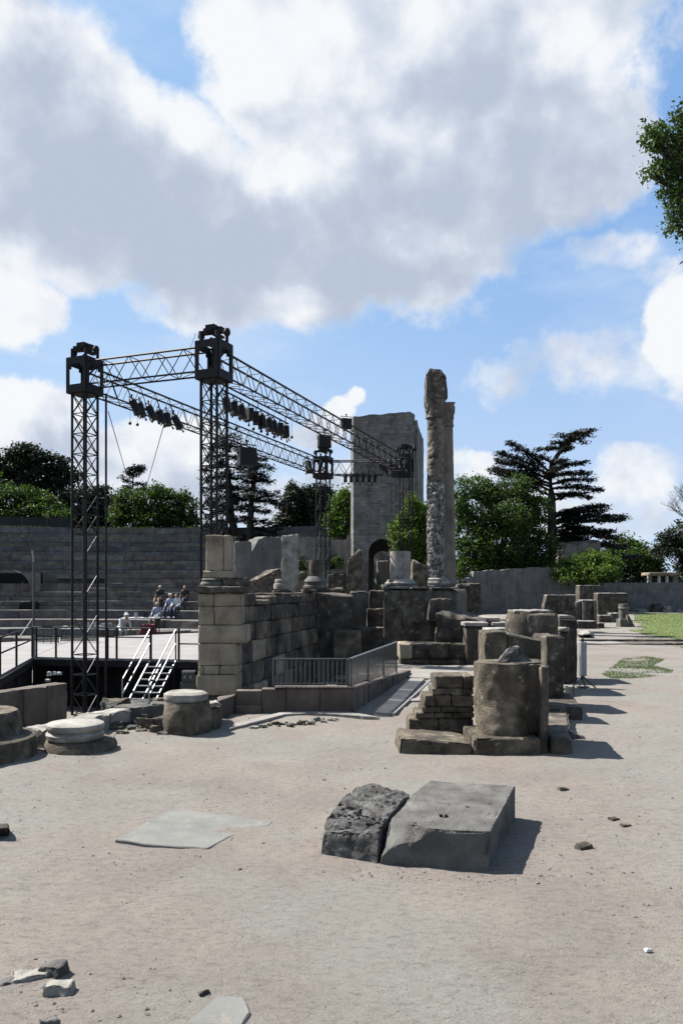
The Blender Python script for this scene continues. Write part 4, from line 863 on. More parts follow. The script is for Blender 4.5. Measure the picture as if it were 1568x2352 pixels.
scatter(200, (-2.0, -.6), (4.0, 5.4), .002, .012, lambda x, y: vnoise(x, y, 3.1, 22) > .6)
pb_ = mk('gravel', V, F, mat('pebble_grit', [(.06,.054,.047),(.15,.135,.12),(.24,.22,.20)], scale=25, bump=0), origin=(0,0,0), kind='stuff')
# ------------------------------------------------------------------ left-hand bases and rubble edge
lc = thing('column_stump', 'big low octagonal base with a round stub, cut by the left edge of the view', 'column base', (X(-75,7.6), 7.6, 0))
lathe('octagonal_base', X(-75,7.65), 7.65, [(.635,-.03),(.63,.06),(.62,.19),(.60,.205)], 'brown_stone', lc, seg=8*6, chip=.02, amp=.006, cell=.05)
lathe('stub', X(-75,7.65), 7.75, [(.47,.208),(.455,.26),(.44,.40),(.42,.43)], 'brown_stone', lc, seg=40, chip=.03, amp=.01, cell=.05)
c2 = thing('moulded_column_foot', 'flat round moulded base with a sunlit top on a ragged rubble foot', 'column base', (X(176,8.05), 8.05, 0))
xc = X(176,8.05)
lathe('foot', xc+.04, 8.08, [(.36,-.03),(.355,.05),(.33,.10)], 'brown_stone', c2, seg=40, chip=.06, amp=.022, cell=.03)
lathe('moulding', xc-.01, 8.05, [(.25,.10),(.275,.12),(.285,.165),(.265,.185),(.255,.19),(.272,.205),(.285,.235),(.28,.262),(.262,.272)], 'white_stone', c2, seg=48, chip=.02, amp=.005)
ke = thing('kerb_course', 'row of flat edge stones with sunlit tops along the brink of the pit', 'kerb', (-2.8, 8.8, 0))
kp = [(-3.13,8.14),(-2.98,8.42),(-2.86,8.78),(-2.78,9.15),(-2.62,9.52),(-2.35,9.78),(-2.05,9.86)]
for (a, b), h in zip(zip(kp, kp[1:]), (.19,.19,.20,.19,.21,.22)):
    a = Vector(a); b = Vector(b); d = (b-a).normalized(); n = Vector((-d.y, d.x))*.15
    stone('edge_stone', quad8([tuple(a+d*.005-n*1.0), tuple(b-d*.005-n*1.0), tuple(b-d*.005+n), tuple(a+d*.005+n)], -.6, h+rs.uniform(-.01,.015)), 'white_stone' if h < .205 else 'grey_stone', ke, cell=.04, chip=.03, amp=.01)
rd = thing('drum_stub', 'low round rubble drum with a flat white capstone at the pit edge', 'masonry', (X(430,9.0), 9.0, 0))
xr_ = X(430,9.0)
lathe('rubble_body', xr_, 9.02, [(.25,-.05),(.265,.10),(.25,.25),(.235,.355)], 'brown_stone', rd, seg=40, chip=.06, amp=.02, cell=.035)
lathe('capstone', xr_-.02, 9.02, [(.225,.358),(.245,.385),(.24,.44),(.20,.462)], 'white_stone', rd, seg=36, chip=.03, amp=.008)
o = thing('rubble_wall', 'broken masonry stub joining the capped drum to the retaining wall', 'wall', (-1.35, 9.4, 0))
stone('masonry_core', quad8([(X(470,9.0),9.0),(X(508,9.3),9.3),(X(508,9.9),9.9),(X(470,9.6),9.5)], -.1, [.25,.22,.22,.27]), 'brown_stone', o, cell=.04, chip=.04, amp=.018)
stone('top_stone', quad8([(X(473,9.1),9.1),(X(503,9.25),9.3),(X(500,9.6),9.5),(X(475,9.3),9.4)], .255, .30), 'white_stone', o, cell=.04, chip=.02, amp=.008)
rub = [(262,1655,.16,.10),(285,1668,.14,.09),(318,1655,.2,.14),(300,1640,.16,.12),(340,1668,.20,.14),(372,1660,.16,.12),(352,1640,.18,.15),(395,1668,.16,.12),(325,1632,.2,.17),(372,1630,.2,.20),(405,1680,.07,.04),(425,1683,.05,.035),(262,1690,.06,.04),(285,1694,.05,.03),(255,1672,.08,.06),(392,1650,.16,.15)]
rq = random.Random(31)
for _ in range(34):
    f_ = rq.random(); px = 248+f_*172; py = rq.uniform(1642, 1694)-8*abs(f_-.45)
    back = max(0, (1690-py)/48); s_ = rq.uniform(.06, .15)*(.7+.6*back); rub.append((px, py, s_, s_*rq.uniform(.6, .95)+.10*back))
for px, py, s, h in rub:
    p = G(px, py, 0)
    o = stone('rubble_stone', rock8(p.x, p.y, -.03, s*1.5, s*1.15, h*1.15, rs.uniform(-.5,.5), int(px*7+py)), rs.choice(['rough_stone','brown_stone','dark_stone','brown_stone']), cell=.022, chip=.016, amp=.012, freq=7)
    tag(o, 'rough rubble stone heaped along the pit edge between the round base and the capped drum', 'rubble stone', 'rubble stones along the pit edge')
for px, py in [(560+k*6.6+rs.uniform(-4,4), 1672-k*.55+rs.uniform(-5,4)) for k in range(34)]:
    p = G(px, py, 0); s = rs.uniform(.025, .07)
    o = stone('rubble_stone', rock8(p.x, p.y, -.01, s*1.7, s*1.1, s*.8, rs.uniform(-.6,.6), int(px*7)), rs.choice(['rough_stone','brown_stone','white_stone']), cell=.02, chip=.015, amp=.006, freq=11)
    tag(o, 'small loose rubble stone strewn below the pale concrete lip', 'rubble stone', 'loose stones below the concrete lip')
pw = thing('parapet_wall', 'stained concrete parapet with a bright top at the left of the pit', 'wall', (-4.5, 10.4, 0))
a = Vector((X(-60,9.45),9.45)); b = Vector((X(157,10.9),10.9)); d = (b-a)
for i in range(4):
    p_, q_ = a+d*(i/4+.001), a+d*((i+1)/4-.001); n = Vector((-d.y,d.x)).normalized()*.22
    stone('wall_segment', quad8([tuple(p_),tuple(q_),tuple(q_+n),tuple(p_+n)], -1.5, .345), 'concrete', pw, cell=.08, chip=.02, amp=.008)
# ------------------------------------------------------------------ tiers of stone seats
cv = thing('seating_tiers', 'curved tiers of dark grey stone seats rising behind the stage', 'seating', (-15, 34, -1.5))
Cx, Cy = -15.0, 20.0
def row_y(i): return 1486-21*i
rows_ = []
for i in range(14):
    d = 31.7+2.3*i; rows_.append((d, Z(row_y(i), d)))
TH0, TH1 = math.radians(60), math.radians(122)
rt_ = random.Random(21)
ARCH = (math.radians(96.2), math.radians(103.6))       # the dark vault opening stands in rows 7-8
nblk = 0
def arcbox(name, r0, r1, z0, z1, t0, t1, m, parent, n=2, amp=.0):
    V = []; F = []
    for k in range(n+1):
        t = t0+(t1-t0)*k/n; c, s = math.cos(t), math.sin(t)
        for r, z in ((r0,z0),(r1,z0),(r1,z1),(r0,z1)):
            j = amp*noise.noise(Vector((r*c*3, r*s*3, z*5)))
            V.append((Cx+(r+j)*c, Cy+(r+j)*s, z+(j*.8 if z == z1 else 0)))
    for k in range(n):
        for e in range(4):
            a = 4*k+e; b = 4*k+(e+1) % 4; F.append((a, a+4, b+4, b))
    F.append((0,1,2,3)); F.append(tuple(4*n+q for q in (3,2,1,0)))
    return mk(name, V, F, m, parent)
for i, (d, z) in enumerate(rows_):
    r = d-Cy; rn = (rows_[i+1][0]-Cy) if i < 13 else r+1.2; zl_ = rows_[i-1][1] if i else -1.5
    row = None; t = TH0
    hgt = z-zl_
    row = arcbox('seat_row', r+.45, rn+.5, zl_-.25, z-.03, TH0, TH1, 'seat_brown' if i < 9 else 'seat_stone', cv, n=26)
    lev = [(zl_-.04, z)] if i < 5 else [(zl_-.04, zl_+hgt*.48), (zl_+hgt*.5, z)]
    for li, (za_, zb2) in enumerate(lev):
        t = TH0; shift = .16*(len(lev)-1-li)
        while t < TH1:
            t1 = min(TH1, t+rt_.uniform(1.6, 4.2)/r)
            if TH1-t1 < .5/r: t1 = TH1
            if not (i in (7, 8) and t1 > ARCH[0]-.01 and t < ARCH[1]+.01):
                m_ = rt_.choice(['seat_stone','seat_stone','seat_brown']) if i > 6 else rt_.choice(['seat_brown','seat_brown','seat_stone'])
                top_ = li == len(lev)-1
                arcbox('seat_block', r-shift+.16*(len(lev)-1)*.5+rt_.uniform(-.04,.05), r+.62, za_, zb2+(rt_.uniform(-.02,.02) if top_ else -.01), t+.012/r, t1-.012/r, m_, row, n=3, amp=.03)
            t = t1
# vault opening
ra = rows_[7][0]-Cy-.05; ta, tb = ARCH
pA = Vector((Cx+ra*math.cos(tb), Cy+ra*math.sin(tb))); pB = Vector((Cx+ra*math.cos(ta), Cy+ra*math.sin(ta))); La = (pB-pA).length
zb_ = rows_[6][1]; zt_ = rows_[8][1]
ruin_wall('vault_front', tuple(pA), tuple(pB), .3, [(0,zt_),(La,zt_)], [(La*.5, La*.36, zb_+.05, zb_)], 'seat_brown', cv, z0=zb_, step=.15, rows=.2, topamp=.03)
dn = (pB-pA).normalized(); nn = Vector((-dn.y, dn.x)); nn = nn if nn.y > 0 else -nn
plain('vault_shade', quad8([tuple(pA+nn*.9),tuple(pB+nn*.9),tuple(pB+nn*1.0),tuple(pA+nn*1.0)], zb_, zt_), 'shade_black', cv)  # black sheet paints the darkness inside the vault
stone('vault_post', obox(*(pA+dn*La*.72+nn*.1), zb_, .05, .05, .62, 0), 'seat_brown', cv, cell=9, chip=0, amp=0)
for k, (t, i, sz) in enumerate([(94.6,6,.8)]):      # black block painting the shade of a small hole in the seats
    r = rows_[i-1][0]-Cy-.1; tt = math.radians(t); o = stone('gap_shade', obox(Cx+r*math.cos(tt), Cy+r*math.sin(tt), rows_[i-2][1]+.02, 1.0, .3, .42, tt-math.pi/2), 'shade_black', cv, cell=.2, chip=.08, amp=.03)
# weeds on the upper rows (nobody could count them)
V = []; F = []; rw = random.Random(8)
for _ in range(2600):
    i = rw.choice([9,10,11,12,13,13,13]); t = rw.uniform(TH0, TH1); r = rows_[i][0]-Cy+rw.uniform(0,.5); z = rows_[i][1]
    if noise.noise(Vector((t*9, i*3.3, 0))) < -.02: continue
    x, y = Cx+r*math.cos(t), Cy+r*math.sin(t); h = rw.uniform(.05,.22); a = rw.uniform(-.1,.1); b = len(V)
    V += [(x-.05,y,z),(x+.05,y+rw.uniform(-.05,.05),z),(x+a,y-.05,z+h)]; F.append((b,b+1,b+2))
mk('weeds', V, F, 'weed', origin=(Cx, 60, 5), kind='stuff')
# net fences along the top of the tiers
def fence(label, px0, px1, d0, d1, y0, y1, zb0, n, nm='net_fence'):
    a = Vector((X(px0,d0),d0)); b = Vector((X(px1,d1),d1)); f = thing(nm, label, 'fence', ((a.x+b.x)/2,(a.y+b.y)/2,zb0))
    for k in range(n+1):
        p = a.lerp(b, k/n); bar('post', (p.x,p.y,zb0), (p.x,p.y,Z(y0+(y1-y0)*k/n,p.y)+.08), .04, 'steel', f)
        if k < n:
            q = a.lerp(b, (k+1)/n); e = (q-p)*.02
            plain('net_panel', quad8([tuple(p+e),tuple(q-e),tuple(q-e+Vector((0,.03))),tuple(p+e+Vector((0,.03)))], zb0+.05, [Z(y0+(y1-y0)*k/n,p.y)]*4), 'fence_net', f)
fence('dark net fence along the top of the seats at the far left', -120, 165, 63.5, 64.0, 1184, 1190, 5.6, 5)
fence('dark net fence along the top of the seats behind the second truss tower', 238, 470, 64.0, 62.0, 1212, 1210, 5.4, 4)
ter = stone('terrace_bank', [(-60,64.6,-2),(-7,62.3,-2),(4,90,-2),(-80,90,-2),(-60,64.6,6.1),(-7.6,62.6,5.7),(0,90,5.7),(-80,90,6.1)], 'dark_stone', cell=3, chip=.1, amp=.2); ter['kind'] = 'structure'; ter.name = 'hillside'
# ------------------------------------------------------------------ stage
sg = thing('stage', 'black stage with a pale deck over the pit', 'stage', (-5, 22, -1.5))
ZD = -.15       # deck level
def polyslab(name, P, z0, z1, m, parent=None):
    n = len(P); V = [(x,y,z0) for x, y in P]+[(x,y,z1) for x, y in P]
    ar = sum(P[i][0]*P[(i+1) % n][1]-P[(i+1) % n][0]*P[i][1] for i in range(n))
    F = [tuple(range(n-1,-1,-1)), tuple(range(n,2*n))]+[(i,(i+1) % n,n+(i+1) % n,n+i) for i in range(n)]
    if ar < 0: F = [f[::-1] for f in F]
    return mk(name, V, F, m, parent)
# split in convex boards so the deck shows its seams
deckq = [[(-8.150,21.114),(-5.032,20.480),(-5.361,33.805),(-9.846,29.538)], [(-5.032,20.480),(-1.915,19.856),(0.164,25.162),(-5.197,27.131)], [(-5.207,27.153),(0.164,25.184),(0.219,29.538),(-3.829,34.570),(-5.361,33.805)], [(-7.023,16.301),(-8.161,21.114),(-9.846,29.429),(-11.596,26.912),(-11.378,16.848)]]
for q in deckq:
    c = (sum(p[0] for p in q)/len(q), sum(p[1] for p in q)/len(q)); q2 = [(c[0]+(x-c[0])*.9985, c[1]+(y-c[1])*.9985) for x, y in q]
    polyslab('deck_board', q2, ZD-.05, ZD, 'deck', sg)
fr = [(-7.002,16.279),(-8.172,21.081),(-1.915,19.823)]
for a, b, m_ in ((fr[0],fr[1],'black_metal'),(fr[1],fr[2],'black_metal')):
    a = Vector(a); b = Vector(b); d = (b-a).normalized(); n = Vector((-d.y,d.x))*.05
    if (n.y > 0) == (m_ == 'x'): n = -n
    plain('fascia', quad8([tuple(a-n),tuple(b-n),tuple(b+n),tuple(a+n)] if (b-a).cross(n) > 0 else [tuple(a+n),tuple(b+n),tuple(b-n),tuple(a-n)], ZD-.22, ZD-.052), m_, sg)
for a, b in (((-7.166,16.519),(-8.314,21.442)),((-8.314,21.607),(-2.079,20.348))):
    a = Vector(a); b = Vector(b); n = Vector((-(b-a).y,(b-a).x)).normalized()*.04
    V = []; F = []; k_ = 60
    for k in range(k_+1):
        p = a.lerp(b, k/k_); w_ = math.sin(k*1.3)*.03+math.sin(k*.7)*.02
        for z in (-1.5,ZD-.06): V.append((p.x+n.x/.04*w_, p.y+n.y/.04*w_, z))
    for k in range(k_): F.append((2*k,2*k+2,2*k+3,2*k+1))
    mk('shade_skirt', V, F, 'shade_black', sg, smooth=60)  # black skirt stands in for the shade of the empty space under the deck
for x, y in ((-7.111,16.519),(-7.603,18.707),(-8.096,21.005),(-6.126,20.731),(-4.267,20.348),(-2.516,20.020)): bar('leg', (x,y,-1.5), (x,y,ZD-.06), .035, 'black_metal', sg)
wp = polyslab('stage_ramp', [(X(348,33.9),33.9),(X(458,34.6),34.6),(X(470,38),38),(X(350,38),38)], ZD-.03, ZD-.004, 'plaster_grey', sg)
# deck railing
sr = thing('stage_railing', 'black railing along the front edge of the stage', 'railing', (-6, 19, 0))
e0, e1 = Vector((-8.16,21.11)), Vector((-1.95,19.87))
for px in (84,129,247,268,346):
    t = None
    for k in range(400):
        p = e0.lerp(e1, k/400)
        if 784+FPX*p.x/p.y >= px: t = p; break
    bar('post', (t.x,t.y,ZD), (t.x,t.y,ZD+.79), .03, 'black_metal', sr)
pe = t
for z in (ZD+.79,ZD+.55): bar('rail', (e0.x,e0.y,z), (pe.x,pe.y,z),   .020 if z < .5 else .026, 'black_metal', sr)
q = e0
for k in range(400):
    p = e0.lerp(e1, k/400)
    if 784+FPX*p.x/p.y >= 411: q = p; break
sr2 = thing('stage_railing', 'short black railing on the stage right of the steps', 'railing', (q.x, q.y, 0))
for t in (q, q.lerp(e1, .98)): bar('post', (t.x,t.y,ZD), (t.x,t.y,ZD+.81), .03, 'black_metal', sr2)
for z in (ZD+.81,ZD+.40): bar('rail', (q.x,q.y,z), (e1.x,e1.y,z), .02, 'black_metal', sr2)
sr3 = thing('stage_railing', 'sloping rail along the left side wing of the stage', 'railing', (-6.9, 17, 0))
f0, f1 = Vector((-8.14,21.0)), Vector((-7.02,16.4))
for k in (0,.55,1.0): t = f0.lerp(f1, k); bar('post', (t.x,t.y,ZD), (t.x,t.y,ZD+.79), .028, 'black_metal', sr3)
for z in (ZD+.79,ZD+.46): bar('rail', (f0.x,f0.y,z), (f1.x,f1.y,z), .02, 'black_metal', sr3)
bar('lit_rail', (f0.x,f0.y,.86), (f1.x-.3,f1.y+1.7,.52), .014, 'light_steel', sr3)
# thin mast
ms = thing('mast', 'thin pale mast standing at the left corner of the stage', 'mast', (X(78,21.2), 21.2, ZD))
bar('pole', (X(78,21.2),21.2,ZD), (X(78,21.2),21.2,Z(1290,21.2)), .035, 'steel', ms); bar('pole_tip', (X(78,21.2),21.2,Z(1290,21.2)), (X(74.5,21.2),21.2,Z(1264,21.2)), .02, 'light_steel', ms)
# steps down from the stage
stp = thing('metal_stairs', 'steep metal stairs with pale handrails leading down from the stage', 'stairs', (-4.6, 17.8, -1.5))
T0 = Vector((X(345,20.37),20.37,ZD-.03)); T1 = Vector((X(404,20.24),20.24,ZD-.03)); dv_ = Vector((-.35,-.94,-1.0))*1.30
for a in (T0, T0.lerp(T1,.5), T1): bar('stringer', a, a+dv_, .026 if a is not T0.lerp(T1,.5) else .02, 'light_steel', stp)
for k in range(1, 9):
    f = k/9.0; a = T0+dv_*f; b = T1+dv_*f
    stone('tread', [(a.x,a.y-.07,a.z-.015),(b.x,b.y-.07,b.z-.015),(b.x,b.y+.09,b.z-.015),(a.x,a.y+.09,a.z-.015),(a.x,a.y-.07,a.z+.01),(b.x,b.y-.07,b.z+.01),(b.x,b.y+.09,b.z+.01),(a.x,a.y+.09,a.z+.01)], 'light_steel', stp, cell=9, chip=0, amp=0)
for a, hs in ((T0, (.79,.44)), (T1, (.79,.44))):
    for h in hs: bar('handrail', a+Vector((0,0,h)), a+dv_*.9+Vector((0,0,h)), .019, 'light_steel', stp)
    for f in (0, .9): bar('post', a+dv_*f, a+dv_*f+Vector((0,0,.80)), .018, 'light_steel' if f else 'black_metal', stp)
def boxobj(label, cat, name, x, y, z, sx, sy, sz, m, a=0, parts=None):
    t = thing(name, label, cat, (x,y,z))
    stone('body', obox(x,y,z,sx,sy,sz,a), m, t, cell=9, chip=0, amp=0)
    for nm, dx, dz, w_, h_, mm in (parts or []): stone(nm, obox(x+dx*math.cos(a),y+dx*math.sin(a)-sy/2-.006,z+dz,w_,.012,h_,a), mm, t, cell=9, chip=0, amp=0)
    return t
boxobj('grey latched flight case under the stage beside the steps, the upper one', 'case', 'flight_case', X(434,19.7), 19.7, -.655, .33, .3, .28, 'steel', .1, [('latch',-.07,.1,.04,.07,'light_steel'),('latch',.07,.1,.04,.07,'light_steel'),('corner_strip',0,.25,.29,.02,'light_steel')])
boxobj('larger blue grey flight case stacked below the upper case beside the steps', 'case', 'flight_case', X(433,19.7), 19.7, -1.5, .37, .36, .84, 'glass', .1, [('latch',-.08,.2,.04,.08,'light_steel'),('latch',.08,.2,.04,.08,'light_steel'),('corner_strip',0,.40,.33,.02,'light_steel')])
for i, (px, py, w_, h_, lb) in enumerate([(112,1548,8,10,'small white label box under the stage, left one of the upper row'),(124,1547,6,8,'small white box in the middle of the upper row under the stage'),(136,1547,10,7,'small white box at the right of the upper row under the stage'),(109,1563,11,6,'small white box alone below the upper row under the stage')]):
    o = stone('white_box', box8(X(px-w_/2,20.7), X(px+w_/2,20.7), 20.7, 20.8, Z(py+h_/2,20.7), Z(py-h_/2,20.7)), 'white_paint', cell=.03, chip=.008, amp=.003); tag(o, lb, 'box')
# ------------------------------------------------------------------ lighting towers and trusses
T = {1: Vector((-6.43,20.0)), 2: Vector((-2.97,18.6)), 3: Vector((-.76,33.0)), 4: Vector((2.55,31.5))}
au = (T[3]-T[1]).normalized(); av = Vector((au.y,-au.x))
def tower(k, label, zb, zt, s=.43, bay=.5, rk=1.0, S=.315):
    c = T[k]; t = thing('truss_tower', label, 'truss tower', (c.x,c.y,zb))
    cr = [c+au*(s/2*i)+av*(s/2*j) for i, j in ((-1,-1),(-1,1),(1,1),(1,-1))]
    for q in cr: bar('leg', (q.x,q.y,zb), (q.x,q.y,zt), .034*rk, 'black_metal', t)
    n = int((zt-zb)/bay); h = (zt-zb)/n
    for i in range(n+1):
        z = zb+h*i
        for a in range(4):
            p, q = cr[a], cr[(a+1) % 4]
            if i < n:
                lowpart = z < 2.6  # braces down here get lighter steel, painting them as sunlit
                if not lowpart or (i+a) % 2: bar('brace', (p.x,p.y,z), (q.x,q.y,z+h), .013*rk, 'black_metal' if z > 2.6 else 'steel', t)
                if not lowpart: bar('brace', (q.x,q.y,z), (p.x,p.y,z+h), .013*rk, 'black_metal', t)
            bar('rung', (p.x,p.y,z), (q.x,q.y,z), .013*rk, 'black_metal' if z > 2.6 else 'steel', t)
    # head block: a boxy sleeve with a window in each face, a cap plate on posts and the hoist above
    z0, z1 = zt, zt+.88
    cc = [c+au*(S*i)+av*(S*j) for i, j in ((-1,-1),(-1,1),(1,1),(1,-1))]
    ang = math.atan2(av.y, av.x)
    sl_ = thing_part('sleeve_block', t, (c.x,c.y,z0))
    for a in range(4):
        p, q = cc[a], cc[(a+1) % 4]; d = (q-p).normalized(); an = math.atan2(d.y, d.x); m_ = (p+q)/2
        for zz, hh in ((z0,.20),(z1-.17,.17)): plainbox('face_plate', m_.x, m_.y, zz, 2*S-.02, .03, hh, an, sl_)
        for f in (-1, 1): pp = m_+d*(S-.055)*f; plainbox('side_plate', pp.x, pp.y, z0+.202, .09, .03, z1-z0-.374, an, sl_)
        for f in (-1, 1):      # gusset corners give the rounded window heads
            pp = m_+d*(S-.135)*f; plainbox('gusset', pp.x, pp.y, z1-.25, .07, .026, .078, an, sl_)
    plainbox('bottom_plate', c.x, c.y, z0-.02, 2*S-.08, 2*S-.08, .02, ang, sl_)
    bar('inner_brace', (cr[0].x,cr[0].y,z0), (cr[2].x,cr[2].y,z1-.1), .03, 'black_metal', sl_); bar('inner_brace', (cr[1].x,cr[1].y,z0), (cr[3].x,cr[3].y,z1-.1), .03, 'black_metal', sl_)
    for q in cr: bar('cap_post', (q.x*1.0,q.y,z1), (q.x,q.y,z1+.22), .04, 'black_metal', t)
    cp = [c+au*(.30*i)+av*(.33*j) for i, j in ((-1,-1),(-1,1),(1,1),(1,-1))]
    plainbox('cap_plate', c.x, c.y, z1+.222, .72, .16, .07, ang+.1, t); plainbox('cap_plate', c.x, c.y, z1+.20, .70, .14, .05, ang+math.pi/2, t)
    for f in (-1, 1):
        e = c+av*.35*f; lathe('pulley', e.x, e.y, [(.05,z1+.13),(.08,z1+.17),(.08,z1+.24),(.05,z1+.30)], 'black_metal', t, seg=14)
    plainbox('hoist', c.x-.05, c.y, z1+.293, .24, .2, .12, ang, t)
    plainbox('hoist_motor', c.x+.12, c.y, z1+.293, .20, .16, .07, ang, t)
    return t
def thing_part(name, parent, loc):
    o = bpy.data.objects.new(name, None); COL.objects.link(o); o.parent = parent; o.location = Vector(loc)-worldloc(parent); o.empty_display_size = .1; return o
def plainbox(nm, x, y, z, sx, sy, sz, a, par, m='black_metal'): return stone(nm, obox(x,y,z,sx,sy,sz,a), m, par, cell=99, chip=0, amp=0, sm=None)
tower(1, 'left black lattice tower holding the outer corner of the stage truss', -1.5, 6.52)
tower(2, 'nearest and tallest looking black lattice tower, beside the block wall', -1.5, 6.50)
tower(3, 'far black lattice tower seen before the dark pines, a box lamp on its top', -1.5, 6.25, bay=.7, rk=.8)
tower(4, 'far right black lattice tower standing against the stone tower', -1.5, 6.1, s=.40, bay=.8, rk=.6, S=.24)
def truss(ka, kb, label, za, zb, s=.42, h=.56, bay=.62, trim=.32):
    a, b = T[ka], T[kb]; d = (b-a).normalized(); n = Vector((d.y,-d.x))*s/2; a = a+d*trim; b = b-d*trim; L_ = (b-a).length
    t = thing('stage_truss', label, 'truss', ((a.x+b.x)/2,(a.y+b.y)/2,min(za,zb)))
    def P(f, i, j):
        q = a+(b-a)*f+n*i; return Vector((q.x,q.y,za+(zb-za)*f+(h if j else 0)))
    for i in (-1, 1):
        for j in (0, 1): bar('chord', P(0,i,j), P(1,i,j), .027 if j else .022, 'black_metal', t)
    k = max(2, int(L_/bay))
    for e in range(k):
        f0_, f1_ = e/k, (e+1)/k; fm = (f0_+f1_)/2
        for i in (-1, 1): bar('brace', P(f0_,i,0), P(fm,i,1), .011, 'black_metal', t); bar('brace', P(fm,i,1), P(f1_,i,0), .011, 'black_metal', t)
        bar('brace', P(f0_,-1,0), P(f1_,1,0), .010, 'black_metal', t); bar('brace', P(fm,-1,1), P(fm,1,1), .010, 'black_metal', t); bar('brace', P(f0_,-1,0), P(f0_,1,0), .010, 'black_metal', t)
    return P
P12 = truss(1, 2, 'short near truss joining the two nearest towers', 6.72, 6.70)
P13 = truss(1, 3, 'long left truss running back from the left tower', 6.62, 6.38)
P24 = truss(2, 4, 'long right truss running back from the nearest tower to the stone tower', 6.62, 6.2)
P34 = truss(3, 4, 'short far truss between the two rear towers', 6.38, 6.2)
lampkinds = {}
def stage_lamp(x, y, z, a, s, label, group, tilt=.35, kind='par'):
    """stage lamp hung by its yoke: can, lens ring, yoke"""
    t = thing('stage_lamp', label, 'stage lamp', (x,y,z), group); t.rotation_euler = (0,0,a)
    key = (kind, round(s,2), round(tilt,2))
    if key not in lampkinds:
        bw = (.12 if kind == 'slim' else .27)*s
        V, F = tubes([[((0,0,-.08*s),.10*s),((0,-.05*s*tilt,-.16*s),.155*s),((0,-.30*s*tilt,-.50*s),.165*s),((0,-.42*s*tilt,-.66*s),.19*s)]], 12) if kind == 'par' else (lambda B: ([tuple(v) for v in B[0]], B[1]))(hexa([(-bw,-.14*s,-.62*s),(bw,-.14*s,-.62*s),(bw,.14*s,-.62*s),(-bw,.14*s,-.62*s),(-bw*.9,-.12*s,-.10*s),(bw*.9,-.12*s,-.10*s),(bw*.9,.12*s,-.10*s),(-bw*.9,.12*s,-.10*s)],9,0,0))
        me = bpy.data.meshes.new('lamp_body'); me.from_pydata([tuple(v) for v in V], [], F); me.materials.append(M['black_metal'])
        w_ = .21*s if kind == 'par' else bw+.03*s
        V, F = tubes([[((-w_,0,-.30*s),.02*s),((-w_,0,0),.02*s),((w_,0,0),.02*s),((w_,0,-.30*s),.02*s)]], 5)
        my = bpy.data.meshes.new('lamp_yoke'); my.from_pydata([tuple(v) for v in V], [], F); my.materials.append(M['black_metal'])
        V, F = tubes([[((0,0,0),.03*s),((0,0,.14*s),.03*s)],[((-.05*s,0,.10*s),.02*s),((.05*s,0,.10*s),.02*s)]], 6)
        mc = bpy.data.meshes.new('lamp_clamp'); mc.from_pydata([tuple(v) for v in V], [], F); mc.materials.append(M['black_metal'])
        V, F = tubes([[((-.17*s,-.40*s*tilt,-.64*s),.012*s),((-.24*s,-.55*s*tilt,-.80*s),.05*s)],[((.17*s,-.40*s*tilt,-.64*s),.012*s),((.24*s,-.55*s*tilt,-.80*s),.05*s)]], 4)
        mb = bpy.data.meshes.new('lamp_barn_door'); mb.from_pydata([tuple(v) for v in V], [], F); mb.materials.append(M['black_metal'])
        lampkinds[key] = (('body',me),('yoke',my),('clamp',mc),('barn_door',mb))
    for nm, me in lampkinds[key]:
        o = bpy.data.objects.new(nm, me); COL.objects.link(o); o.parent = t
    return t
def on_truss(P, px, i=1):
    lo, hi = 0.0, 1.0
    f = lambda t: 784+FPX*P(t,i,0).x/P(t,i,0).y-px
    for _ in range(40):
        m_ = (lo+hi)/2
        if f(lo)*f(m_) <= 0: hi = m_
        else: lo = m_
    return P(lo, i, 0)
ORD = ['first','second','third','fourth','fifth','sixth','seventh','eighth','ninth','tenth']
for k_, px in enumerate((303,320,341,365,382,399)):
    p = on_truss(P13, px); stage_lamp(p.x, p.y, p.z+.18, 1.2+rs.uniform(-.5,.5), .66, ORD[k_]+' stage lamp along the long left truss, counted from the left tower', 'stage lamps on the long left truss', rs.choice([.35,.7]))
ORD = ['first','second','third','fourth','fifth','sixth','seventh','eighth','ninth','tenth']
ang24 = math.atan2((T[4]-T[2]).y, (T[4]-T[2]).x)
g2 = thing('lamp_bar', 'slim black pipe slung under the right truss carrying a row of stage lamps', 'lamp bar', (-1.5, 20.5, 6.4))
qa, qb = on_truss(P24, 512, -1), on_truss(P24, 662, -1)
bar('pipe', qa-Vector((0,0,.13)), qb-Vector((0,0,.17)), .022, 'black_metal', g2)
for f in (.05,.5,.95): q = qa.lerp(qb, f); bar('hanger', q-Vector((0,0,.16)), q+Vector((0,0,.02)), .012, 'black_metal', g2)
for k, f in enumerate((.03,.14,.24,.36,.47,.545,.66,.74,.85,.95)):
    q = qa.lerp(qb, f); kd_ = 'box' if k in (3,4,8,9) else 'par'
    stage_lamp(q.x, q.y, q.z-.22, ang24+rs.uniform(-.3,.3)+(.8 if kd_ == 'box' else 0), .62 if kd_ == 'par' else .60, ORD[k]+(' boxy' if kd_ == 'box' else ' round')+' lamp of the row under the right truss, counted from the nearest tower', 'stage lamps on the pipe under the right truss', .25, kd_)
qa, qb = P34(0.12,-1,0), P34(.62,-1,0)
g3 = thing('lamp_bar', 'low black pipe below the far truss carrying six small dark lamps', 'lamp bar', tuple(qa.lerp(qb,.5)))
bar('pipe', qa-Vector((0,0,.02)), qb-Vector((0,0,.02)), .02, 'black_metal', g3)
for k in range(6):
    d_ = 32.3; x = X(793+13.4*k, d_); stage_lamp(x, d_-.1+.0*k, Z(1090,d_)+.02, .1, .56, ORD[k]+' small box lamp from the left in the row below the far truss', 'box lamps below the far truss', .1, 'slim')
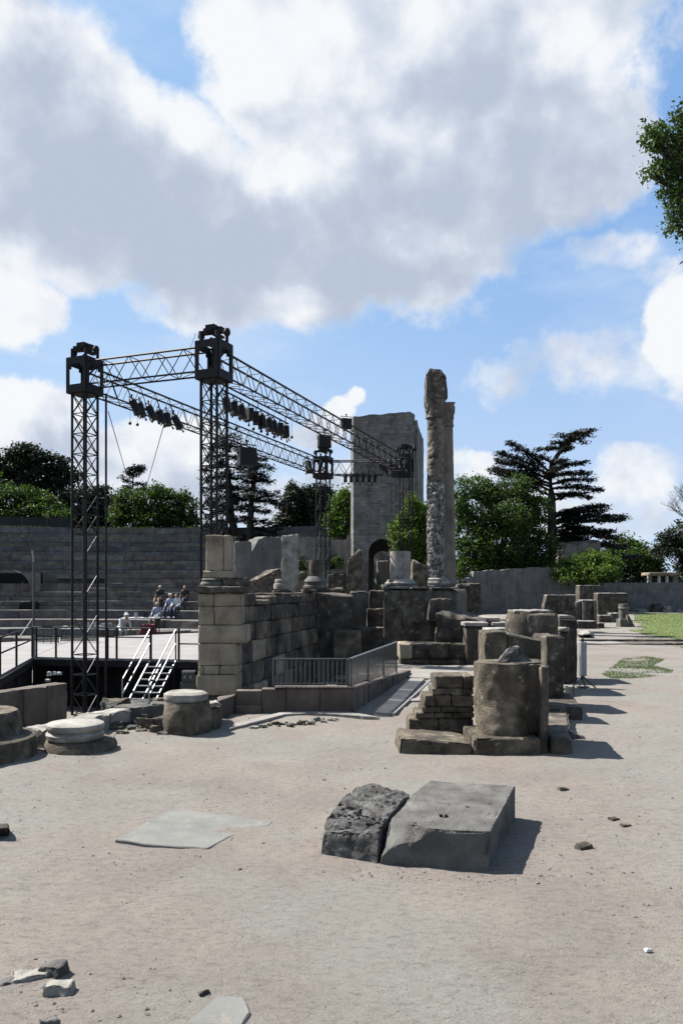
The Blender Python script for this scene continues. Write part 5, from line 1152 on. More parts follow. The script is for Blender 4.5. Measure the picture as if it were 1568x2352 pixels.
for px, nm in ((795,'lone black lamp perched on the right truss just before the stone tower'),):
    p = on_truss(P24, px); stage_lamp(p.x, p.y, p.z+.75, .4, .62, nm, None, .5, 'box')
p = on_truss(P13, 567); stage_lamp(p.x, p.y, p.z+.05, .5, 1.15, 'large dark box lamp hanging from the middle of the left truss', None, .1, 'box')
p = on_truss(P13, 706); stage_lamp(p.x, p.y, p.z+.35, .5, .8, 'dark lamp on the left truss close to the far tower', None, .6, 'par')
stage_lamp(T[3].x+.05, T[3].y, 8.15, .3, 1.0, 'box lamp standing on top of the far tower', None, .1, 'box')
for i, (px, py, d, s_, lb) in enumerate([(872,1068,30.2,.7,'large tilted lamp at the left of the cluster on the stone tower'),(893,1062,30.5,.55,'dark lamp second in the cluster before the stone tower'),(905,1072,30.8,.5,'small dark lamp low in the cluster before the stone tower'),(915,1060,30.9,.5,'dark lamp in the middle of the cluster before the stone tower'),(928,1066,31.2,.5,'dark lamp at the right end of the cluster before the stone tower'),(938,1050,31.6,.4,'highest small lamp of the cluster before the stone tower')]):
    stage_lamp(X(px,d), d, Z(py-8,d), rs.uniform(0,3), s_, lb, None, .8 if i == 0 else .4, 'par')
for i, (px, py, d) in enumerate([(299,972,21.4),(316,975,21.8),(350,967,22.5),(582,985,21),(600,990,21.3),(614,997,21.6),(630,1003,22),(543,983,20.3),(655,1000,23),(670,1004,23.4)]):
    t = thing('hanging_bulb', 'tiny dark pendant hanging under the lamp rows', 'pendant', (X(px,d),d,Z(py,d)), 'tiny pendants hanging under the lamp rows')
    lathe('bulb', X(px,d), d, [(.01,Z(py,d)+.05),(.045,Z(py,d)+.01),(.035,Z(py,d)-.03),(.01,Z(py,d)-.05)], 'black_metal', t, seg=8)
    bar('wire', (X(px,d),d,Z(py,d)+.04), (X(px,d),d,6.62), .004, 'black_metal', t)
# cables
o = bar('cable', (X(244,19.8),19.8,-1.5), (X(244,19.8),19.8,6.5), .028, 'black_metal'); tag(o, 'thick black cable hanging straight down beside the left tower', 'cable')
o = bar('guy_wire', W(249,945,21), W(299,1118,38), .012, 'black_metal'); tag(o, 'thin guy wire slanting down right beside the left tower', 'wire')
o = bar('guy_wire', W(376,978,24), W(334,1128,38), .012, 'black_metal'); tag(o, 'thin guy wire slanting down left from under the left truss', 'wire')
V, F = tubes([[(W(450,765,18.4),.006),(W(443,785,18.4),.006),(W(437,800,18.4),.006),(W(434,812,18.4),.006)]], 5); o = mk('cable', V, F, 'black_metal'); tag(o, 'short loose cable drooping from the cap of the nearest tower', 'cable')
# ------------------------------------------------------------------ people in the seats and gear
def person(x, y, z, face, label, top, low, hair, hat=None, h=1.0, pose='sit'):
    """seated figure: one skinned body, with head, hair and hands; sits on z"""
    t = thing('person', label, 'person', (x,y,z)); t.rotation_euler = (0,0,face)
    if pose == 'sit':
        J = dict(pel=(0,0,.10), sp=(0,.02,.32), ch=(0,0,.50), nk=(0,-.03,.62), hd=(0,-.05,.70))
        kn = [(s*.11,-.42,.12) for s in (-1,1)]; an = [(s*.12,-.46,-.30) for s in (-1,1)]; toe = [(s*.13,-.60,-.34) for s in (-1,1)]
        el = [(s*.23,-.08,.34) for s in (-1,1)]; ha = [(s*.13,-.33,.22) for s in (-1,1)]
    else:
        J = dict(pel=(0,.10,.50), sp=(0,0,.66), ch=(0,-.18,.82), nk=(0,-.28,.90), hd=(0,-.36,.95))
        kn = [(s*.12,-.12,.38) for s in (-1,1)]; an = [(s*.12,.02,.07) for s in (-1,1)]; toe = [(s*.13,-.14,.03) for s in (-1,1)]
        el = [(s*.22,-.30,.62) for s in (-1,1)]; ha = [(s*.12,-.46,.45) for s in (-1,1)]
    nodes = [J['pel'],J['sp'],J['ch'],J['nk'],J['hd']]; rad = [.14,.125,.15,.055,.06]; E = [(0,1),(1,2),(2,3),(3,4)]
    for k, s in enumerate((-1,1)):
        b = len(nodes); sh = (s*.19,J['ch'][1]-.01,J['ch'][2]+.05)
        nodes += [(s*.09,J['pel'][1],J['pel'][2]),kn[k],an[k],toe[k],sh,el[k],ha[k]]; rad += [.10,.065,.045,.035,.065,.048,.034]
        E += [(0,b),(b,b+1),(b+1,b+2),(b+2,b+3),(2,b+4),(b+4,b+5),(b+5,b+6)]
    me = bpy.data.meshes.new('body'); me.from_pydata([tuple(c*h for c in n) for n in nodes], E, [])
    o = bpy.data.objects.new('body', me); COL.objects.link(o); o.parent = t
    sk = o.modifiers.new('skin','SKIN'); sk.use_smooth_shade = True
    for i, v in enumerate(me.skin_vertices[0].data): v.radius = (rad[i]*h, rad[i]*h); v.use_root = (i == 0)
    o.modifiers.new('sub','SUBSURF').levels = 2; o.modifiers['sub'].render_levels = 2
    me.materials.append(M[top])
    H = Vector(J['hd'])*h+Vector((0,-.01,.04))
    def ell(nm, c, r, m, n=10):
        V = []; F = []
        for a in range(n+1):
            for b in range(14):
                u = math.pi*a/n; v = 2*math.pi*b/14; V.append((c[0]+r[0]*math.sin(u)*math.cos(v), c[1]+r[1]*math.sin(u)*math.sin(v), c[2]+r[2]*math.cos(u)))
        for a in range(n):
            for b in range(14): F.append((a*14+b,a*14+(b+1) % 14,(a+1)*14+(b+1) % 14,(a+1)*14+b))
        q = bpy.data.meshes.new(nm); q.from_pydata(V,[],F); q.materials.append(M[m]); q.polygons.foreach_set('use_smooth',[True]*len(F)); ob = bpy.data.objects.new(nm,q); COL.objects.link(ob); ob.parent = t; return ob
    ell('head', H, (.075,.09,.11), 'skin'); ell('hair', H+Vector((0,.03,.035)), (.085,.085,.09), hair)
    ell('nose', H+Vector((0,-.092,-.01)), (.012,.016,.02), 'skin', 5)
    for s in (-1,1): ell('hand', Vector(ha[0 if s < 0 else 1])*h+Vector((0,-.05,-.01)), (.035,.06,.025), 'skin', 6)
    if hat: ell('hat', H+Vector((0,0,.085)), (.10,.11,.05), hat)
    # trousers sleeve the thighs and shins
    segs = []
    for k, s in enumerate((-1,1)):
        segs.append([(Vector((s*.09,J['pel'][1],J['pel'][2]))*h,.118*h),(Vector(kn[k])*h,.082*h),(Vector(an[k])*h,.060*h)])
    V, F = tubes(segs, 10); q = bpy.data.meshes.new('trousers'); q.from_pydata([tuple(v) for v in V],[],F); q.materials.append(M[low]); q.polygons.foreach_set('use_smooth',[True]*len(F)); ob = bpy.data.objects.new('trousers',q); COL.objects.link(ob); ob.parent = t
    return t
M['skin'] = flat('skin', (.42,.26,.18)); M['cloth_white'] = flat('cloth_white', (.62,.62,.62)); M['cloth_blue'] = flat('cloth_blue', (.28,.32,.42)); M['cloth_black'] = flat('cloth_black', (.015,.015,.018)); M['cloth_navy'] = flat('cloth_navy', (.03,.04,.08)); M['cloth_red'] = flat('cloth_red', (.10,.008,.02)); M['hair_dark'] = flat('hair_dark', (.02,.014,.01)); M['hair_grey'] = flat('hair_grey', (.5,.5,.5)); M['cloth_tan'] = flat('cloth_tan', (.20,.15,.11))
def seatpos(px, i):   # a place on the front edge of row i under survey column px
    r = rows_[i][0]-Cy+.25
    for k in range(4000):
        t = TH0+(TH1-TH0)*k/4000; x, y = Cx+r*math.cos(t), Cy+r*math.sin(t)
        if 784+FPX*x/y <= px: return x, y, rows_[i][1]+.0, t
for px, i, lb, a, b, hr, hat in [(369,5,'person in black with grey hair sitting alone above the group in the seats','cloth_black','cloth_tan','hair_grey',None),
        (393,4,'person in blue grey top and white cap in the middle of the seated group','cloth_blue','cloth_navy','hair_grey','cloth_white'),
        (407,4,'person in a pale top sitting at the right of the pair in the seats','cloth_white','cloth_navy','hair_dark',None),
        (426,5,'person in dark clothes sitting far right in the seats by the block wall','cloth_black','cloth_navy','hair_dark',None),
        (362,3,'grey haired person in blue grey top sitting lowest of the seated group','cloth_blue','cloth_tan','hair_grey',None)]:
    x, y, z, t = seatpos(px, i); person(x, y, z, t-math.pi/2, lb, a, b, hr, hat)
x, y, z, t = seatpos(378, 1)
rc = thing('red_drape', 'dark red cloth draped over gear at the foot of the seats behind the steps', 'cloth', (x,y,z))
stone('cloth', [(x-.42,y-.25,z-.5),(x+.45,y-.25,z-.5),(x+.45,y+.3,z-.5),(x-.42,y+.3,z-.5),(x-.2,y-.12,z+.62),(x+.28,y-.12,z+.66),(x+.28,y+.1,z+.66),(x-.2,y+.1,z+.6)], 'cloth_red', rc, cell=.08, chip=.05, amp=.04)
x, y, z, t = seatpos(281, 1); person(x, y, z-.05, t-math.pi/2+1.2, 'crouching person in white leaning forward at the foot of the seats', 'cloth_white', 'cloth_white', 'hair_grey', 'cloth_white', 1.0, 'crouch')
# tables with gear between the stage and the seats
for k, (px, d, w_, lb) in enumerate([(175,33.0,1.1,'gear table left of the truss tower legs below the seats'),(213,32.6,1.2,'gear table in the middle below the seats, seen through the tower'),(248,32.8,.8,'small gear table by the thick cable below the seats'),(325,33.5,1.5,'long gear table right of the crouching person')]):
    x = X(px,d); zt = Z(1443 if k < 3 else 1418,d); zb_ = rows_[0 if k < 3 else 1][1]; t = thing('gear_table', lb, 'table', (x,d,zb_))
    stone('table_top', box8(x-w_/2,x+w_/2,d-.3,d+.3,zt-.05,zt), 'white_paint', t, cell=9, chip=0, amp=0)
    for sx in (-1,1):
        for sy in (-1,1): bar('leg', (x+sx*(w_/2-.06),d+sy*.25,zb_), (x+sx*(w_/2-.06),d+sy*.25,zt-.05), .025, 'black_metal', t)
    for j in range(4):
        xx = x-w_/2+.12+j*(w_-.24)/3; s_ = rs.uniform(.10,.2)
        o = stone('gear_box', obox(xx,d-.05,zt,s_,.2,rs.uniform(.08,.26),rs.uniform(-.3,.3)), rs.choice(['white_paint','steel','black_metal','light_steel']), cell=9, chip=0, amp=0); tag(o, 'small equipment box standing on a gear table below the seats', 'equipment box', 'equipment boxes on the gear tables')
for k, (x0, x1, d, lb) in enumerate([(83,135,30.2,'left glazed screen standing on the far edge of the stage'),(140,225,30.0,'right glazed screen standing on the far edge of the stage')]):
    t = thing('glass_screen', lb, 'screen', (X((x0+x1)/2,26.8),26.8,ZD)); dd = 26.6+k*.6
    for j in range(3):
        a_, b_ = x0+(x1-x0)*j/3+1, x0+(x1-x0)*(j+1)/3-1
        stone('pane', box8(X(a_,dd),X(b_,dd),dd,dd+.02,ZD+.03,ZD+.46), 'glass', t, cell=9, chip=0, amp=0)
    for j in range(4): p = x0+(x1-x0)*j/3; bar('post', (X(p,dd),dd+.01,ZD), (X(p,dd),dd+.01,ZD+.50), .014, 'steel', t)
    bar('top_rail', (X(x0,dd),dd+.01,ZD+.50), (X(x1,dd),dd+.01,ZD+.50), .014, 'light_steel', t)
# ------------------------------------------------------------------ trees and plants
def leafcloud(lobes, n, size, seed, d, hollow=.55, flat_=1.0, clump=.0, twig=0):
    """leaves spread through the lobes (survey x, y, rx, ry, extra depth); returns one mesh of small bent leaves gathered in clumps"""
    if clump:      # every bough ends in several smaller heads
        q_ = random.Random(seed*3+1); more = []
        for l in lobes:
            for _ in range(clump):
                a_ = q_.uniform(0, 6.283); e_ = q_.uniform(.55, .95); k_ = q_.uniform(.30, .5)
                more.append((l[0]+math.cos(a_)*l[2]*e_, l[1]-math.sin(a_)*l[3]*e_, l[2]*k_, l[3]*k_, (l[4] if len(l) > 4 else 0)+q_.uniform(-.7, .5)*l[2]*d/FPX))
        lobes = [(l[0], l[1], l[2]*.86, l[3]*.86, l[4] if len(l) > 4 else 0) for l in lobes]+more
    r = np.random.default_rng(seed); V = []; F = []; vol = np.array([l[2]*l[3] for l in lobes], float); vol /= vol.sum()
    which = r.choice(len(lobes), n, p=vol)
    C = []; 
    for wi in range(len(lobes)):
        k = int((which == wi).sum()/14)+1; l = lobes[wi]; dd = d+(l[4] if len(l) > 4 else 0)
        c = np.array([X(l[0],dd), dd, Z(l[1],dd)]); R = np.array([l[2]*dd/FPX, l[2]*dd/FPX*.95, l[3]*dd/FPX])
        u = r.normal(size=(k,3)); u /= np.linalg.norm(u,axis=1,keepdims=True); rad = (hollow+(1.02-hollow)*r.random(k)**.6)[:,None]
        bump = np.array([1+.42*noise.noise(Vector(tuple(q*2.1+wi*5))) for q in u])[:,None]
        C.append(c+u*R*rad*bump)
    C = np.concatenate(C); m_ = 14
    P = np.repeat(C, m_, 0)+r.normal(size=(len(C)*m_,3))*np.array([1,1,.7*flat_])*size*1.9
    N_ = len(P); nrm = r.normal(size=(N_,3))+np.array([0,0,.9]); nrm /= np.linalg.norm(nrm,axis=1,keepdims=True)
    t = np.cross(nrm, r.normal(size=(N_,3))); t /= np.linalg.norm(t,axis=1,keepdims=True); b = np.cross(nrm,t)
    s = size*(.6+.8*r.random((N_,1)))
    q0 = P-t*s; q1 = P+b*s*.5+nrm*s*.12; q2 = P+t*s; q3 = P-b*s*.5+nrm*s*.12
    V = np.stack([q0,q1,q2,q3],1).reshape(-1,3); idx = np.arange(N_)*4
    F = np.stack([idx,idx+1,idx+2,idx+3],1)
    return V, F
def limbtree(d, base, fork, lobes, r0, seed):
    rr = random.Random(seed); B = W(*base, d); B.z = base_z(base, d); K = W(*fork, d)
    segs = [[(B,r0),(B.lerp(K,.5)+Vector((rr.uniform(-.1,.1),0,0)),r0*.8),(K,r0*.65)]]
    for l in lobes:
        dd = d+(l[4] if len(l) > 4 else 0); c = W(l[0], l[1], dd); mid = K.lerp(c,.5)+Vector((0,0,(c-K).length*.08))
        segs.append([(K,r0*.45),(mid,r0*.28),(c,r0*.10)])
        for _ in range(5):
            e = c+Vector((rr.uniform(-1,1)*l[2],rr.uniform(-1,1)*l[2],rr.uniform(-.6,1)*l[3]))*(dd/FPX)*.85; segs.append([(mid.lerp(c,.6),r0*.10),(e,r0*.03)])
    return tubes(segs, 7)
def base_z(base, d): return base[2] if len(base) > 2 else Z(base[1], d)
def tree(name, label, cat, d, lobes, n, size, m, base, fork, r0=.25, seed=1, group=None, hollow=.5, flat_=1.0):
    B = Vector((X(base[0],d), d, base[1])); t = thing(name, label, cat, tuple(B), group)
    K = W(fork[0], fork[1], d); rr = random.Random(seed); segs = [[(B,r0),(B.lerp(K,.5)+Vector((rr.uniform(-.15,.15),0,0)),r0*.8),(K,r0*.62)]]
    for l in lobes:
        dd = d+(l[4] if len(l) > 4 else 0); c = W(l[0], l[1], dd); mid = K.lerp(c,.5)+Vector((rr.uniform(-.2,.2),0,(c-K).length*.06))
        segs.append([(K,r0*.42),(mid,r0*.26),(c,r0*.08)])
        for _ in range(4):
            e = c+Vector((rr.uniform(-1,1)*l[2],rr.uniform(-1,1)*l[2],rr.uniform(-.5,1)*l[3]))*(dd/FPX)*.8; segs.append([(mid.lerp(c,.6),r0*.09),(e,r0*.02)])
    V, F = tubes(segs, 7); mk('trunk', V, F, 'bark', t, origin=B, smooth=60)
    V, F = leafcloud(lobes, int(n*1.45), size*.80, seed, d, hollow, flat_, clump=7); mk('crown', V, F, m, t, origin=K)
    return t
def conifer(name, label, cat, d, trunk, boughs, m, base_zz, r0=.3, seed=1, leaf=.16, dens=34, thick=.16, droop=.0, depthboughs=10):
    """layered tree: a trunk polyline and level boughs (start on trunk px,py -> tip px,py), each carrying a flat plate of needles"""
    rr = random.Random(seed); r = np.random.default_rng(seed)
    P = [W(a, b, d) for a, b in trunk]; P[0].z = base_zz; n = len(P); B = P[0]
    t = thing(name, label, cat, tuple(B))
    segs = [[(p, r0*((1-i/(n-1))**.9*.93+.07)) for i, p in enumerate(P)]]
    br = []
    for b in boughs:
        a_, e_ = W(b[0], b[1], d), W(b[2], b[3], d); dy = rr.uniform(-.5,.5)*abs(e_.x-a_.x); e_.y += dy; wd = b[4] if len(b) > 4 else 1.0
        br.append((a_, e_, wd))
    zs = [p.z for p in P]
    for _ in range(depthboughs):
        f = rr.uniform(.35,.92); k = f*(n-1); i = int(k); a_ = P[i].lerp(P[min(n-1,i+1)], k-i); L_ = rr.uniform(.5,1)*(1.15-f)*.35*(zs[-1]-zs[0]); s_ = rr.choice([-1,1])
        br.append((a_, a_+Vector((rr.uniform(-.35,.35)*L_, s_*L_, .12*L_)), .9))
    LV = []; idx = 0; PP = []
    for a_, e_, wd in br:
        mid = a_.lerp(e_,.5)+Vector((0,0,(e_-a_).length*(.06-droop)))
        L_ = (e_-a_).length; segs.append([(a_, r0*.26*min(1,L_/3+.3)),(mid,r0*.17*min(1,L_/3+.3)),(e_,r0*.03)])
        k = int(dens*L_*wd)+6
        for _ in range(k):
            f = rr.uniform(.18,1.03); q = a_.lerp(mid,f*2) if f < .5 else mid.lerp(e_,(f-.5)*2)
            wmax = (.07+.18*math.sin(math.pi*min(1,f*.9)))*L_*wd; wmax = min(wmax, 1.0)
            side = rr.uniform(-1,1); off = Vector((rr.uniform(-.18,.18), side*wmax, rr.gauss(0,thick)*.55+.05-abs(side)*.05))
            PP.append((q+off)[:])
    PP = np.array(PP); m_ = 7; Q = np.repeat(PP,m_,0)+r.normal(size=(len(PP)*m_,3))*np.array([.17,.2,.05])
    N_ = len(Q); nr = r.normal(size=(N_,3))*.5+np.array([0,0,1.0]); nr /= np.linalg.norm(nr,axis=1,keepdims=True)
    tt = np.cross(nr,r.normal(size=(N_,3))); tt /= np.linalg.norm(tt,axis=1,keepdims=True); bb = np.cross(nr,tt); s = leaf*(.6+.8*r.random((N_,1)))
    V = np.stack([Q-tt*s,Q+bb*s*.35,Q+tt*s,Q-bb*s*.35],1).reshape(-1,3); ix = np.arange(N_)*4; F = np.stack([ix,ix+1,ix+2,ix+3],1)
    Vt, Ft = tubes(segs, 7); mk('trunk', Vt, Ft, 'bark', t, origin=B, smooth=60); mk('crown', V, F, m, t, origin=P[-1])
    return t
# great cedar on the right
conifer('cedar_tree', 'great dark cedar with flat layered boughs rising right of the round trees', 'tree', 64,
 [(1268,1300),(1267,1200),(1266,1140),(1262,1090),(1268,1062),(1290,1030),(1318,1006),(1345,992)],
 [(1262,1085,1160,1022,1.0),(1262,1092,1146,1042,1.1),(1264,1104,1140,1062,1.2),(1265,1112,1136,1078,1.1),(1264,1118,1150,1090,1.0),(1264,1128,1118,1088,.8),(1266,1140,1170,1120,1.0),(1266,1165,1180,1135,.9),(1264,1150,1200,1150,.7),
  (1268,1064,1215,1046,.8),(1290,1032,1240,1030,.7),(1300,1020,1262,1018,.5),(1318,1006,1282,1000,.5),(1330,998,1364,988,.6),(1340,995,1358,1004,.5),(1318,1008,1345,1022,.5),
  (1268,1080,1345,1062,.9),(1266,1095,1362,1084,1.0),(1266,1112,1358,1102,.9),(1268,1122,1385,1124,1.1),(1268,1135,1355,1142,.8),(1268,1150,1330,1138,.9),
  (1268,1190,1398,1160,1.2),(1268,1198,1390,1172,1.0),(1268,1200,1420,1192,1.4),(1268,1215,1400,1200,1.5),(1268,1230,1428,1232,1.5),(1268,1240,1400,1222,1.6),(1268,1255,1438,1256,1.3),(1268,1262,1410,1248,1.6),
  (1268,1185,1340,1172,1.5),(1268,1205,1350,1190,1.6),(1268,1225,1350,1214,1.7),(1268,1245,1350,1236,1.7),(1268,1205,1215,1192,1.5),(1268,1230,1210,1222,1.4),(1268,1268,1390,1275,1.7),(1268,1280,1430,1285,1.5)],
 'leaf_cedar', 0, r0=.42, seed=3, leaf=.135, dens=34, thick=.15, depthboughs=14)
tree('round_tree', 'broad dense green tree with light tips right of the tall columns', 'tree', 60, [(1090,1300,60,24,0),(1150,1300,70,24,0),(1230,1300,46,24,0),(1100,1165,60,62,0),(1160,1160,70,66,1),(1080,1230,50,70,0),(1150,1240,80,80,-1),(1215,1225,58,72,1),(1235,1270,42,46,0),(1120,1130,35,25,0),(1190,1135,30,24,0),(1060,1280,30,50,1),(1180,1290,80,30,1)], 32000, .14, 'leaf_mid', (1150,0), (1150,1300), .35, 11)
tree('small_tree', 'bright green leafy tree squeezed between the stone tower and the columns', 'tree', 37, [(950,1175,26,34,0),(966,1210,26,40,.5),(925,1215,24,36,0),(950,1255,38,36,0),(915,1250,18,30,-.3),(965,1280,20,26,0)], 9500, .085, 'leaf_bright', (950,0), (950,1290), .16, 12)
tree('round_bush', 'round light green bush before the pale rock ruin', 'bush', 57, [(1330,1298,40,28,0),(1375,1300,42,30,0),(1350,1320,60,26,-.5),(1400,1312,22,22,0),(1300,1310,22,22,0)], 9000, .12, 'leaf_bright', (1350,0), (1350,1340), .15, 13)
tree('dark_tree', 'dark green tree mass beyond the bush near the right end of the lawn', 'tree', 72, [(1450,1290,40,40,0),(1420,1270,30,34,2),(1485,1300,34,36,0),(1400,1300,26,36,1),(1455,1262,30,18,2)], 9000, .2, 'leaf_mid', (1450,-.5), (1450,1320), .3, 14)
tree('dark_tree', 'blackish spreading tree at the right edge above the boundary wall', 'tree', 66, [(1560,1225,36,22,0),(1545,1260,42,28,0),(1590,1270,50,50,0),(1530,1238,26,9,0),(1575,1310,22,26,2),(1620,1250,60,60,1)], 8500, .17, 'leaf_dark', (1585,-.3), (1580,1300), .35, 15, hollow=.3)
tree('dark_tree', 'low dark evergreen behind the boundary wall under the great cedar', 'tree', 70, [(1300,1330,60,36,0),(1240,1330,50,40,0),(1360,1330,60,40,2),(1430,1330,50,26,1),(1290,1270,30,40,1)], 7000, .2, 'leaf_cedar', (1300,-.5), (1300,1340), .3, 16)
# bare tree at the right edge
bt_ = thing('bare_tree', 'leafless pale tree with fine twigs at the right edge', 'tree', (X(1625,52),52,0)); rr = random.Random(9); segs = []
def grow(p, d, L_, r, k):
    e = p+d*L_; segs.append([(p,r),(p.lerp(e,.5)+Vector((rr.uniform(-.06,.06)*L_,rr.uniform(-.06,.06)*L_,0)),r*.8),(e,r*.6)])
    if k <= 0: return
    for _ in range(3 if k > 1 else 2): 
        q = (d+Vector((rr.uniform(-.75,.75),rr.uniform(-.75,.75),rr.uniform(-.25,.45)))).normalized(); grow(p.lerp(e,rr.uniform(.55,1)), q, L_*rr.uniform(.62,.82), r*.55, k-1)
grow(Vector((X(1625,52),52,0)), Vector((-.02,0,1)), 4.0, .2, 0); grow(Vector((X(1622,52),52,4.0)), Vector((-.25,0,.9)).normalized(), 1.9, .13, 6)
V, F = tubes(segs, 4); mk('trunk', V, F, mat('pale_bark', [(.10,.095,.09),(.18,.17,.16)], scale=8), bt_, origin=(X(1625,52),52,0))
# near tree reaching in from the right
tree('leafy_tree', 'near broadleaf tree whose crown enters at the upper right edge', 'tree', 15, [(1560,262,22,26,0),(1535,310,45,30,0),(1500,330,26,16,0),(1490,300,18,12,0),(1570,340,50,40,.5),(1520,375,32,20,0),(1495,400,20,12,0),(1560,410,50,30,0),(1545,450,34,24,0),(1565,490,34,26,0),(1555,530,26,16,0),(1620,380,70,150,1),(1690,380,90,170,0),(1760,340,90,150,1),(1640,260,60,70,0),(1640,500,60,50,0),(1800,460,80,80,0)], 19000, .052, 'leaf_near', (1800,0), (1760,640), .22, 17, hollow=.15)
# left: trees above the seats
tree('broad_tree', 'big cedar-like tree with open dark crown at the far left', 'tree', 72, [(20,1075,45,42,0),(60,1050,42,26,0),(100,1065,46,24,0),(135,1080,28,18,0),(85,1100,48,34,0),(140,1130,26,36,0),(30,1120,42,34,0),(-30,1090,50,60,0),(165,1100,16,18,0)], 14000, .2, 'leaf_dark', (70,4), (75,1160), .5, 21, hollow=.35, flat_=.6)
tree('green_tree', 'sunlit green tree in front of the big dark one at the far left', 'tree', 68, [(20,1150,50,40,0),(75,1150,42,34,0),(110,1170,34,26,0),(-40,1150,60,50,0),(60,1185,90,24,0)], 12000, .16, 'leaf_mid', (40,5), (45,1190), .3, 22)
tree('dark_tree', 'dark tree mass between the left tower and the green bushes', 'tree', 70, [(180,1155,40,40,0),(222,1150,32,34,0),(245,1180,34,36,0),(190,1195,60,26,0)], 9000, .18, 'leaf_dark', (205,5), (205,1200), .3, 23)
tree('green_tree', 'bright green bushy tree between the left tower and the nearest tower', 'tree', 67, [(300,1160,42,34,0),(350,1150,42,34,0),(395,1160,38,32,0),(425,1180,30,30,0),(330,1195,80,28,0),(410,1205,50,22,0),(280,1185,26,26,0)], 15000, .15, 'leaf_mid', (350,5), (350,1210), .3, 24)
conifer('pine_tree', 'small black windswept pine above the green bushes on the left', 'tree', 76, [(305,1200),(305,1140),(306,1100),(310,1072)], [(306,1098,325,1082,.8),(308,1088,328,1074,.7),(310,1074,296,1080,.5),(306,1118,275,1095,.5),(306,1112,332,1112,.8),(305,1130,266,1128,.9),(305,1135,340,1124,.9),(305,1122,285,1118,.6),(309,1080,322,1070,.8)], 'leaf_cedar', 4, r0=.16, seed=5, leaf=.16, dens=22, thick=.22, depthboughs=4)
conifer('pine_tree', 'tall dark pine directly behind the nearest truss tower', 'tree', 60, [(540,1330),(542,1240),(530,1180),(525,1100),(520,1040),(522,1000)],
 [(522,1006,500,1012),(522,1004,548,1010),(521,1022,480,1030),(521,1024,560,1036),(522,1045,476,1058),(523,1048,565,1060),(524,1070,470,1082),(524,1072,568,1082),(525,1095,468,1108),(526,1098,572,1104),(527,1120,472,1132),(528,1122,575,1128),(529,1145,470,1160),(530,1148,580,1150),(531,1170,475,1188),(532,1172,585,1170),(535,1195,474,1215),(537,1195,585,1200),(540,1215,500,1235),(526,1060,500,1066),(526,1085,500,1092),(528,1110,500,1118),(528,1135,500,1145)],
 'leaf_cedar', -1, r0=.42, seed=6, leaf=.14, dens=24, thick=.28, depthboughs=7)
conifer('pine_tree', 'second tall dark pine right of the nearest tower, boughs reaching right', 'tree', 58, [(574,1330),(574,1230),(577,1160),(584,1100),(590,1060),(592,1042)],
 [(590,1052,572,1056),(590,1052,608,1060),(588,1068,566,1074),(588,1070,625,1082),(586,1085,560,1095),(586,1088,616,1098),(584,1105,562,1110),(583,1106,628,1108),(582,1125,560,1130),(580,1128,612,1136),(578,1150,640,1140),(578,1152,655,1165),(577,1170,615,1180),(576,1160,552,1166),(576,1190,548,1200),(575,1195,645,1215),(575,1210,640,1232),(574,1225,620,1245),(574,1235,545,1240)],
 'leaf_cedar', -1, r0=.34, seed=7, leaf=.13, dens=26, thick=.22, depthboughs=4)
conifer('fir_tree', 'bushy dark fir left of the far tower', 'tree', 62, [(672,1280),(672,1200),(674,1150),(676,1120)],
 [(676,1126,662,1132),(676,1126,690,1134),(675,1140,655,1150),(675,1140,698,1146),(674,1158,645,1168),(674,1158,706,1164),(673,1175,636,1186),(673,1175,712,1182),(672,1195,630,1206),(672,1195,716,1200),(672,1212,634,1224),(672,1212,720,1220)],
 'leaf_dark', -1, r0=.26, seed=8, leaf=.14, dens=60, thick=.40, depthboughs=14)
tree('dark_tree', 'dark round-headed tree hidden behind the far tower', 'tree', 64, [(720,1140,26,26,0),(745,1135,24,22,0),(725,1175,34,30,0),(700,1205,34,22,0),(740,1215,36,22,0),(755,1160,18,24,0)], 8500, .15, 'leaf_dark', (725,0), (725,1235), .25, 25, hollow=.3)
tree('green_tree', 'light green tree showing left of the stone tower above the arcade wall', 'tree', 56, [(775,1165,20,22,0),(800,1160,22,30,0),(790,1200,36,28,0),(765,1205,20,22,0),(790,1290,50,40,0)], 8000, .12, 'leaf_bright', (790,0), (790,1240), .2, 26)
tree('dark_tree', 'distant dark tree band behind the curved wall', 'tree', 80, [(620,1245,60,22,0),(690,1240,50,20,0),(560,1260,40,30,0),(500,1230,40,30,0)], 5500, .2, 'leaf_dark', (620,0), (620,1270), .25, 27, hollow=.3)
tree('ivy_bush', 'small green bush sprouting behind the little arch of the arcade wall', 'bush', 46, [(773,1293,24,16,0),(690,1300,18,16,0)], 1800, .08, 'leaf_mid', (773,0), (773,1310), .08, 28)
# far growth closing the horizon beyond the walls
V1, F1 = leafcloud([(x, 1345, 170, 34, 0) for x in range(-900, 3400, 150)], 26000, .5, 30, 120, .2)
mk('woodland', V1, F1, 'leaf_dark', origin=(0,120,0), kind='stuff')
